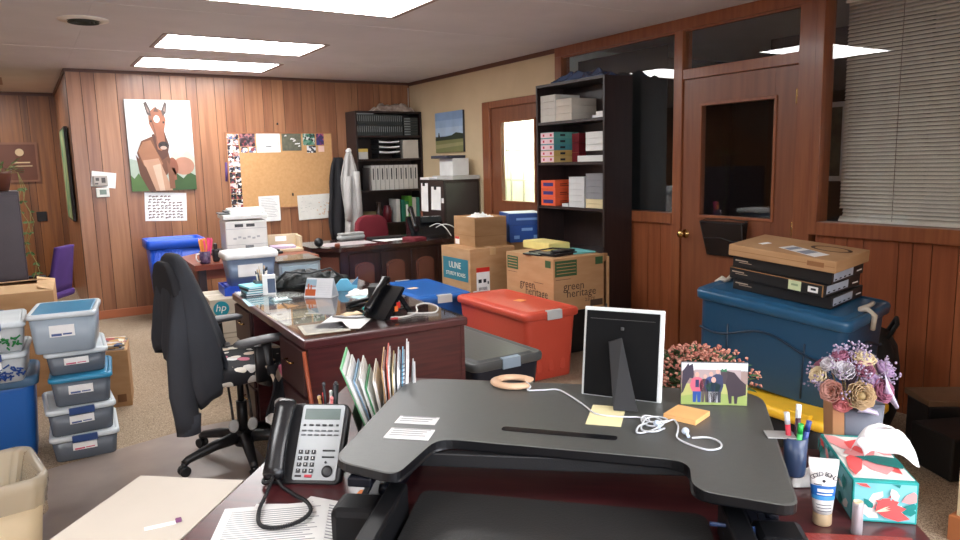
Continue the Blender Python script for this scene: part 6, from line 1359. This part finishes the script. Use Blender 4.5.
# file sorter with folders
t = thing('file_sorter', 'dark upright file sorter holding folders left of the riser', 'file holder', dl(-.556, 1.88, DT+.0005), DA+R(14))
MB().box(-.08, .085, -.11, .11, 0, .006).build('base', M['black'], t)
for k in range(5): MB().loft([[(-.075+k*.036, -.10, .006), (-.072+k*.036, -.10, .006), (-.072+k*.036, .10, .006), (-.075+k*.036, .10, .006)], [(-.092+k*.042, -.10, .07+.01*k), (-.089+k*.042, -.10, .07+.01*k), (-.089+k*.042, .10, .07+.01*k), (-.092+k*.042, .10, .07+.01*k)]], smooth=False).build('divider', P('sorter_dark', (60, 54, 50), .4), t)
fcols = [(120, 196, 140, 'green folder leaning outermost on the left of the sorter'), (226, 228, 222, 'white file beside the green folder in the sorter'), (150, 190, 220, 'pale blue file in the sorter left group'), (228, 230, 226, 'white file in the middle of the sorter left group'), (70, 150, 100, 'dark green folder in the sorter left group'), (230, 226, 214, 'cream file between the two groups in the sorter'), (206, 170, 120, 'manila folder in the sorter right group'), (196, 90, 70, 'red-brown folder in the sorter right group'), (214, 196, 150, 'tan folder behind the red-brown one in the sorter'), (226, 230, 232, 'white notebook pages in the sorter right group'), (110, 180, 214, 'light blue spiral notebook in the sorter'), (236, 238, 240, 'tall white file behind the blue notebook in the sorter'), (200, 204, 208, 'rightmost grey-white file in the sorter')]
for k, (r_, g_, b_, lb) in enumerate(fcols):
    x = -.055+k*.0092; lean = (-.075, -.066, -.058, -.05, -.042, -.03, -.012, -.006, .0, .006, .010, .014, .022)[k]*.85; hh = .93*(.205, .185, .165, .18, .15, .165, .20, .215, .19, .2, .20, .225, .16)[k]
    z0 = .01; dy = random.Random(k).uniform(-.012, .012)
    o = thing('folder', lb, 'folder', dl(-.556, 1.88, DT+.0075), DA+R(14), 'folders in the upright sorter')
    MB().loft([[(x, -.09+dy, 0), (x+.0035, -.09+dy, 0), (x+.0035, .10+dy, 0), (x, .10+dy, 0)], [(x+lean, -.09+dy, hh-.01), (x+lean+.0035, -.09+dy, hh-.01), (x+lean+.0035, .10+dy, hh), (x+lean, .10+dy, hh)]], smooth=False).build('cover', P('folder_%d_%d_%d' % (r_, g_, b_), (r_, g_, b_), .6), o)
    MB().loft([[(x+.0036, -.088+dy, 0), (x+.0075, -.088+dy, 0), (x+.0075, .095+dy, 0), (x+.0036, .095+dy, 0)], [(x+lean+.0036, -.088+dy, hh-.016), (x+lean+.0075, -.088+dy, hh-.016), (x+lean+.0075, .095+dy, hh-.008), (x+lean+.0036, .095+dy, hh-.008)]], smooth=False).build('pages', M['white'], o)
    if k == 10:
        sp_ = MB()
        for q in range(16): zz = .02+q*.011; xx = x+lean*zz/hh; sp_.tube([(xx-.003, -.092+dy, zz), (xx+.009, -.094+dy, zz+.003)], .0016, 5)
        sp_.build('spiral', P('spiral_grey', (90, 110, 130), .3), o)
# potted plant behind frame
t = thing('potted_plant', 'bushy plant with small pink-orange flowers behind the picture frame', 'plant', dl(.30, 2.04, DT+.0005), DA)
t.scale = (1.15, 1, .84)
MB().lathe([(.05, 0), (.065, .08), (.068, .085), (.06, .085), (.056, .07), (.002, .07)]).build('pot', P('terracotta', (130, 60, 44), .6), t)
rd = random.Random(9); lv = MB(); fl_ = MB(); st = MB()
for k in range(150):
    a = rd.uniform(0, 2*PI); e = rd.uniform(.1, 1.45); r_ = rd.uniform(.09, .15); d = Vector((math.cos(a)*math.cos(e)*1.15, math.sin(a)*math.cos(e), math.sin(e)*1.0)); q = Vector((0, 0, .07))+d*r_
    st.tube([(0, 0, .07), q], .0012, 4)
    for j in range(2): leaf(lv, Vector((0, 0, .07))+d*rd.uniform(.05, .13), d+Vector((rd.uniform(-.6, .6), rd.uniform(-.6, .6), rd.uniform(-.5, .3))), rd.uniform(.025, .045))
    if q.z > .10 or rd.random() < .4:
        for j in range(4):
            c = q+Vector((rd.uniform(-.016, .016), rd.uniform(-.016, .016), rd.uniform(-.004, .014))); fl_.tube([c, c+Vector((rd.uniform(-.008, .008), rd.uniform(-.008, .008), .010))], [.002, .0045], 5)
lv.build('leaves', P('plant_green', (48, 84, 50), .5, c2=(70, 108, 70), nscale=30), t); fl_.build('flowers', P('salmon_flowers', (204, 150, 128), .7, c2=(168, 92, 78), nscale=60), t); st.build('stem', P('stem_green', (70, 90, 50), .6), t)
# ---- vase with dried flowers ----
t = thing('flower_vase', 'square grey and wood vase holding a bouquet of paper flowers', 'vase', dl(.622, 1.722, DT+.0005), DA+R(-4))
MB().loft([[(p[0], p[1], z) for p in rrect(w_, w_, .004, .006, 0)] for w_, z in ((.072, 0), (.086, .155))], True, True).build('vase_body', P('vase_grey', (98, 102, 114), .45), t)
MB().loft([[(-.055, -.043, 0), (-.030, -.044, 0), (-.030, .04, 0), (-.055, .04, 0)], [(-.062, -.045, .155), (-.038, -.046, .155), (-.038, .045, .155), (-.062, .045, .155)]], smooth=False).build('wooden_side', P('vase_wood', (186, 134, 92), .6), t)
def flower(b, c, d, r, n=5, layers=3, open_=.9, rd=random):
    d = d.normalized(); x = d.orthogonal().normalized(); y = d.cross(x)
    for L_ in range(layers):
        k = 1-L_/layers*.72; rr = r*k
        for j in range(n):
            a0 = 2*PI*j/n+L_*.6; h0 = rr*.15
            vs = []
            for i in range(4):
                row = []
                for m_ in range(5):
                    aa = a0+(m_/4-.5)*2*PI/n*1.35; ri = rr*(.12+.88*math.sin(i/3*PI/2)); hi = rr*(-.5+i/3*(.75+.35*L_))+(.06*rr*math.sin(m_*1.7+i)); ri *= 1-.08*abs(m_-2)
                    row.append(b.v(tuple(c+(x*math.cos(aa)+y*math.sin(aa))*ri+d*hi)))
                vs.append(row)
            for i in range(3):
                for m_ in range(4):
                    f = b.face((vs[i][m_], vs[i][m_+1], vs[i+1][m_+1], vs[i+1][m_])); 
                    if f: f.smooth = True
bq = thing('bouquet', 'bouquet of cream, pink and mauve paper flowers in the grey vase', 'flowers', dl(.605, 1.722, DT+.15), DA)
bq.scale = (.86, .86, .84)
cols = {'cream': (206, 188, 152), 'blush': (184, 134, 120), 'mauve': (138, 82, 104), 'white': (192, 186, 192), 'lilac': (156, 130, 164), 'tan': (184, 158, 122), 'rosy': (190, 110, 110)}
fls = [('tan', (.0, -.075, .04), (0, -1, .25), .040), ('blush', (-.065, -.06, .045), (-.5, -.8, .3), .032), ('cream', (-.085, -.02, .075), (-.8, -.4, .5), .028), ('rosy', (-.04, -.07, .015), (-.3, -1, -.3), .026), ('mauve', (.055, -.065, .05), (.4, -.9, .3), .034), ('mauve', (.015, -.045, .10), (.1, -.6, .8), .030), ('cream', (.025, -.02, .12), (.1, -.3, 1), .032), ('white', (-.03, -.045, .095), (-.3, -.6, .8), .032), ('mauve', (-.03, -.01, .125), (-.2, -.2, 1), .026), ('lilac', (.075, -.02, .095), (.6, -.3, .7), .030), ('white', (-.06, -.02, .105), (-.6, -.2, .8), .026), ('lilac', (.035, -.055, .075), (.5, -.8, .6), .022), ('blush', (.0, .03, .11), (0, .5, 1), .03), ('cream', (.06, .04, .08), (.6, .6, .6), .03), ('mauve', (-.06, .04, .08), (-.6, .6, .6), .03)]
for i, (c, p, d, r) in enumerate(fls):
    b = MB(); flower(b, Vector(p), Vector(d), r, 6 if i else 8, 4 if i else 5); b.build('flower', P('petal_'+c, cols[c], .75), bq, solid=.0008)
b = MB()
for (c, p, d, r) in fls: b.tube([(0, 0, -.12), (p[0]*.4, p[1]*.4, 0), tuple(Vector(p)-Vector(d).normalized()*r*.3)], .002, 5)
b.sphere(Vector(fls[0][1])+Vector((0, -.012, .003)), .011, 6)
b.build('stem', P('stem_tan', (150, 130, 90), .7), bq)
rd = random.Random(17); b = MB()
for k in range(70):
    a = rd.uniform(0, 2*PI); e = rd.uniform(.0, 1.5); d = Vector((math.cos(a)*math.cos(e), math.sin(a)*math.cos(e)*.8, math.sin(e)*.95)); q = Vector((0, -.01, .045))+d*rd.uniform(.085, .122)
    b.tube([(0, 0, .03), q], .0009, 4)
    for j in range(7): c = q+Vector((rd.uniform(-.013, .013), rd.uniform(-.013, .013), rd.uniform(-.013, .013))); b.sphere(c, rd.uniform(.002, .004), 4)
b.build('statice', P('dusty_lilac', (140, 124, 150), .8, c2=(166, 152, 172), nscale=60), bq)
MB().grid(lambda u, v: (.06+.035*u, -.065-.015*math.sin(PI*v), .075-.065*u+(.06*(v-.5))*(1-.7*u)), 8, 6).build('petal', P('petal_pale_lilac', (186, 178, 200), .6), bq, solid=.001)
MB().grid(lambda u, v: (.0+.05*u, -.062-.012*math.sin(PI*v), -.002-.012*u*u+.02*(v-.5)*(1-.3*u)), 6, 5).build('petal', P('petal_pale_lilac', (206, 200, 224), .6), bq, solid=.001)
# ---- tissue box ----
t = thing('tissue_box', 'teal and coral patterned tissue box with tissue pulled out', 'tissue box', dl(.583, 1.545, DT+.0005), DA+R(-3))
w_, d_, h_ = .118, .245, .085
tb = P('tissue_teal', (20, 150, 146), .5)
MB().box(-w_/2, w_/2, -d_/2, d_/2, 0, h_, .0015).build('body', tb, t)
cor = P('coral', (224, 84, 84), .6); wht = P('tb_white', (226, 224, 220), .6); sky = P('tb_sky', (120, 190, 196), .6); tgr = P('tb_green', (10, 124, 120), .6); pnk = P('tb_pink', (230, 150, 150), .6)
def pattern(b, f, sd, asp, hero=True, bg=None):
    rd = random.Random(sd); b.m(bg or sky).prism(sq(.03, .97, .05, .95), 0, .0003, f)
    k = 1
    def lf_(cx, cy, L_, W_, a, m_):
        nonlocal k
        pts = [(cx+(x*math.cos(a)-y*math.sin(a))/asp, cy+x*math.sin(a)+y*math.cos(a)) for x, y in ((0, 0), (L_*.3, W_*.8), (L_*.7, W_), (L_, 0), (L_*.7, -W_), (L_*.3, -W_*.8))]
        pts = [(min(.97, max(.03, p[0])), min(.95, max(.05, p[1]))) for p in pts]; b.m(m_).prism(pts, .0003*k, .0003*k+.0002, f); k += 1
    for i in range(26 if asp > 1.6 else 16): lf_(rd.uniform(.05, .9), rd.uniform(.05, .9), rd.uniform(.28, .6), rd.uniform(.07, .16), rd.uniform(0, 2*PI), rd.choice((wht, tgr, pnk, wht, cor, sky)))
    if hero:
        for i, a in enumerate((-.2, .15, .5, .85)): lf_(.35, .3, .75-.1*i, .12, a, cor)
        for i, a in enumerate((.2, .35, .5)): lf_(.33, .28, .35, .012, a, P('tb_cream', (236, 220, 190), .6))
b = MB(); pattern(b, face_map((-w_/2, -d_/2, 0), (1, 0, 0), (0, 0, 1), w_, h_), 5, w_/h_); b.build('printed_end', None, t)
b = MB(); pattern(b, face_map((-w_/2, d_/2, 0), (0, -1, 0), (0, 0, 1), d_, h_), 8, d_/h_); b.build('printed_side', None, t)
b = MB(); pattern(b, face_map((-w_/2, -d_/2, h_), (1, 0, 0), (0, 1, 0), w_, d_), 12, w_/d_*1.2, False, wht); b.build('printed_top', None, t)
ts = tag(bpy.data.objects.new('facial_tissue', None), 'white facial tissue sticking out of the patterned tissue box', 'tissue', None, dl(.583, 1.545, DT+.0005+h_+.010), DA); C.objects.link(ts)
tm = P('tissue_white', (232, 230, 232), .9)
def tis1(u, v):
    return (-.035+.085*v+.02*u, -.01+.05*v-.03*u+.012*math.sin(v*7), .006+.068*math.sin(u*1.9)*(1-.45*abs(v-.45)*2)+.004*math.sin(v*11))
def tis2(u, v):
    return (-.02+.092*u, -.045+.05*v-.03*u+.01*math.sin(u*6), .004+.045*math.sin(PI*min(u*.72+.08, 1))*(.5+.5*v)+.012*v-.012*u*u*(1-v)+.004*math.sin(u*12+v*5))
MB().grid(tis1, 14, 16).grid(tis2, 16, 12).build('tissue_sheet', tm, ts, solid=.0008)
# ---- lotion tube, stick ----
t = thing('lotion_tube', 'white and blue lotion tube standing on its cap on the desk', 'lotion', dl(.458, 1.41, DT+.0005), DA+R(-8))
MB().lathe([(.0165, 0), (.0175, .002), (.0175, .024), (.016, .026)], n=24).build('cap', P('gold_beige_cap', (186, 160, 126), .4), t)
secs = []
for k in range(9):
    s_ = k/8; rx = .0175+(.0275-.0175)*s_; ry = .0175*(1-s_)+.0015
    secs.append([(rx*math.cos(a)-.002*s_, ry*math.sin(a), .026+s_*.098) for a in [2*PI*j/28 for j in range(28)]])
wt = P('tube_white', (222, 220, 216), .35); bt = P('tube_blue', (30, 96, 168), .35)
b = MB().m(wt).loft(secs); b.box(-.029, .0255, -.0016, .0016, .122, .134); b.bm.verts.ensure_lookup_table(); b.build('tube_body', None, t)
def onf(s_, e=.0006):
    ry = .0175*(1-s_)+.0015+e; return ry
b = MB(); b.m(bt)
def band(b, s0, s1, x0=-1, x1=1, e=.0005):
    rows = []
    for s_ in (s0, (s0+s1)/2, s1):
        rx = .0175+.010*s_+e; ry = .0175*(1-s_)+.0015+e
        rows.append([b.v((rx*math.sin(q)-.002*s_, -ry*math.cos(q), .026+s_*.098)) for q in [x0*1.5+(x1-x0)*1.5*j/14 for j in range(15)]])
    for r0_, r1_ in zip(rows, rows[1:]):
        for j in range(14): b.face((r0_[j], r0_[j+1], r1_[j+1], r1_[j]))
band(b, .28, .56); b.m(P('tube_blue2', (60, 140, 200), .35)); band(b, .28, .36, e=.0008); b.m(M['white']); band(b, .44, .50, -.35, .55, .0009); band(b, .385, .405, -.4, .5, .0009)
b.m(P('tube_ink', (70, 72, 80), .6))
for s_ in (.06, .12, .18): band(b, s_, s_+.015, -.5, .5, .0008)
band(b, .57, .59, -.55, -.1, .0008)
b.build('printed_band', None, t)
word = 'GOLD BOND'
for i, ch in enumerate(word):
    if ch == ' ': continue
    q = (i-4)/4; s_ = .80-.07*q*q; rx = .0175+.01*s_
    text(ch, .0125, P('tube_ink2', (40, 40, 50), .6), t, (q*.0205-.002*s_, -(.0175*(1-(s_-.075))+.0015)-.0007, .026+s_*.098), (1, .0, -q*.45), (q*.45, 0, 1), 'lettering', .0004)
b = MB().prism(ell(-.001, .026+.66*.098, .003, .003, 10), .0078+.0006, .0078+.0012, lambda a, c, d: (a, -d, c)); b.build('emblem', P('tube_ink2', (40, 40, 50), .6), t)
t = thing('lip_balm', 'slim silver-grey tube standing in front of the tissue box', 'tube', dl(.509, 1.372, DT+.0005), DA)
MB().lathe([(.0095, 0), (.0098, .002), (.0098, .062), (.0088, .064)], n=20).build('tube_body', P('silver_lilac', (176, 168, 172), .35, .3), t); MB().lathe([(.0088, .062), (.0088, .0665), (.0065, .0665), (.0062, .0655), (.001, .0655)], n=20).build('rim', P('cream_rim', (226, 206, 170), .5), t)
# red-brown folder at the very bottom right
tag(MB().prism(fillet([(-.13, -.2), (.105, -.2), (.105, .0), (-.13, .0)], .004, 2), 0, .012).build('binder', P('red_leather', (140, 52, 44), .35, bump=.15, bscale=120)), 'flat red-brown leather binder at the bottom right of the desk', 'binder', loc=dl(.49, 1.345, DT+.0006), rz=DA)

# ---- clutter in the dark corner at right ----
t = thing('backpack', 'black rounded bag on the carpet by the dado in the dark right corner', 'bag', (3.86, 2.12, 0), R(20))
bkm = P('bag_nylon', (20, 20, 21), .7)
MB().loft([[(p[0]*k, p[1]*k, z) for p in rrect(.3, .3, .1)] for k, z in ((.9, 0), (1, .05), (1.02, .3), (.9, .42), (.6, .5), (.2, .53))]).build('bag_body', bkm, t); MB().tube([(-.08, -.1, .48), (-.06, -.14, .56), (.06, -.12, .57), (.08, -.08, .49)], .012, 8).build('handle', bkm, t)
t = thing('cardboard_tray', 'tan cardboard tray leaning against the dark bag in the right corner', 'tray', (3.80, 1.66, 0), R(-35))
MB().box(-.16, .1, -.1, .1, .0, .24, .01).build('body', M['black'], t); MB().box(-.17, .11, -.11, .11, .24, .27, .004).build('rim', P('tan_rim', (112, 84, 60), .7), t)
t = thing('speaker_box', 'black box on the carpet in front of the right dado', 'box', (3.55, 1.50, 0), R(-25))
MB().box(-.15, .15, -.13, .13, 0, .2, .01).build('body', P('black_case', (20, 20, 21), .6), t); MB().box(-.05, .05, -.135, -.13, .08, .12, .003).build('handle', M['blackg'], t)
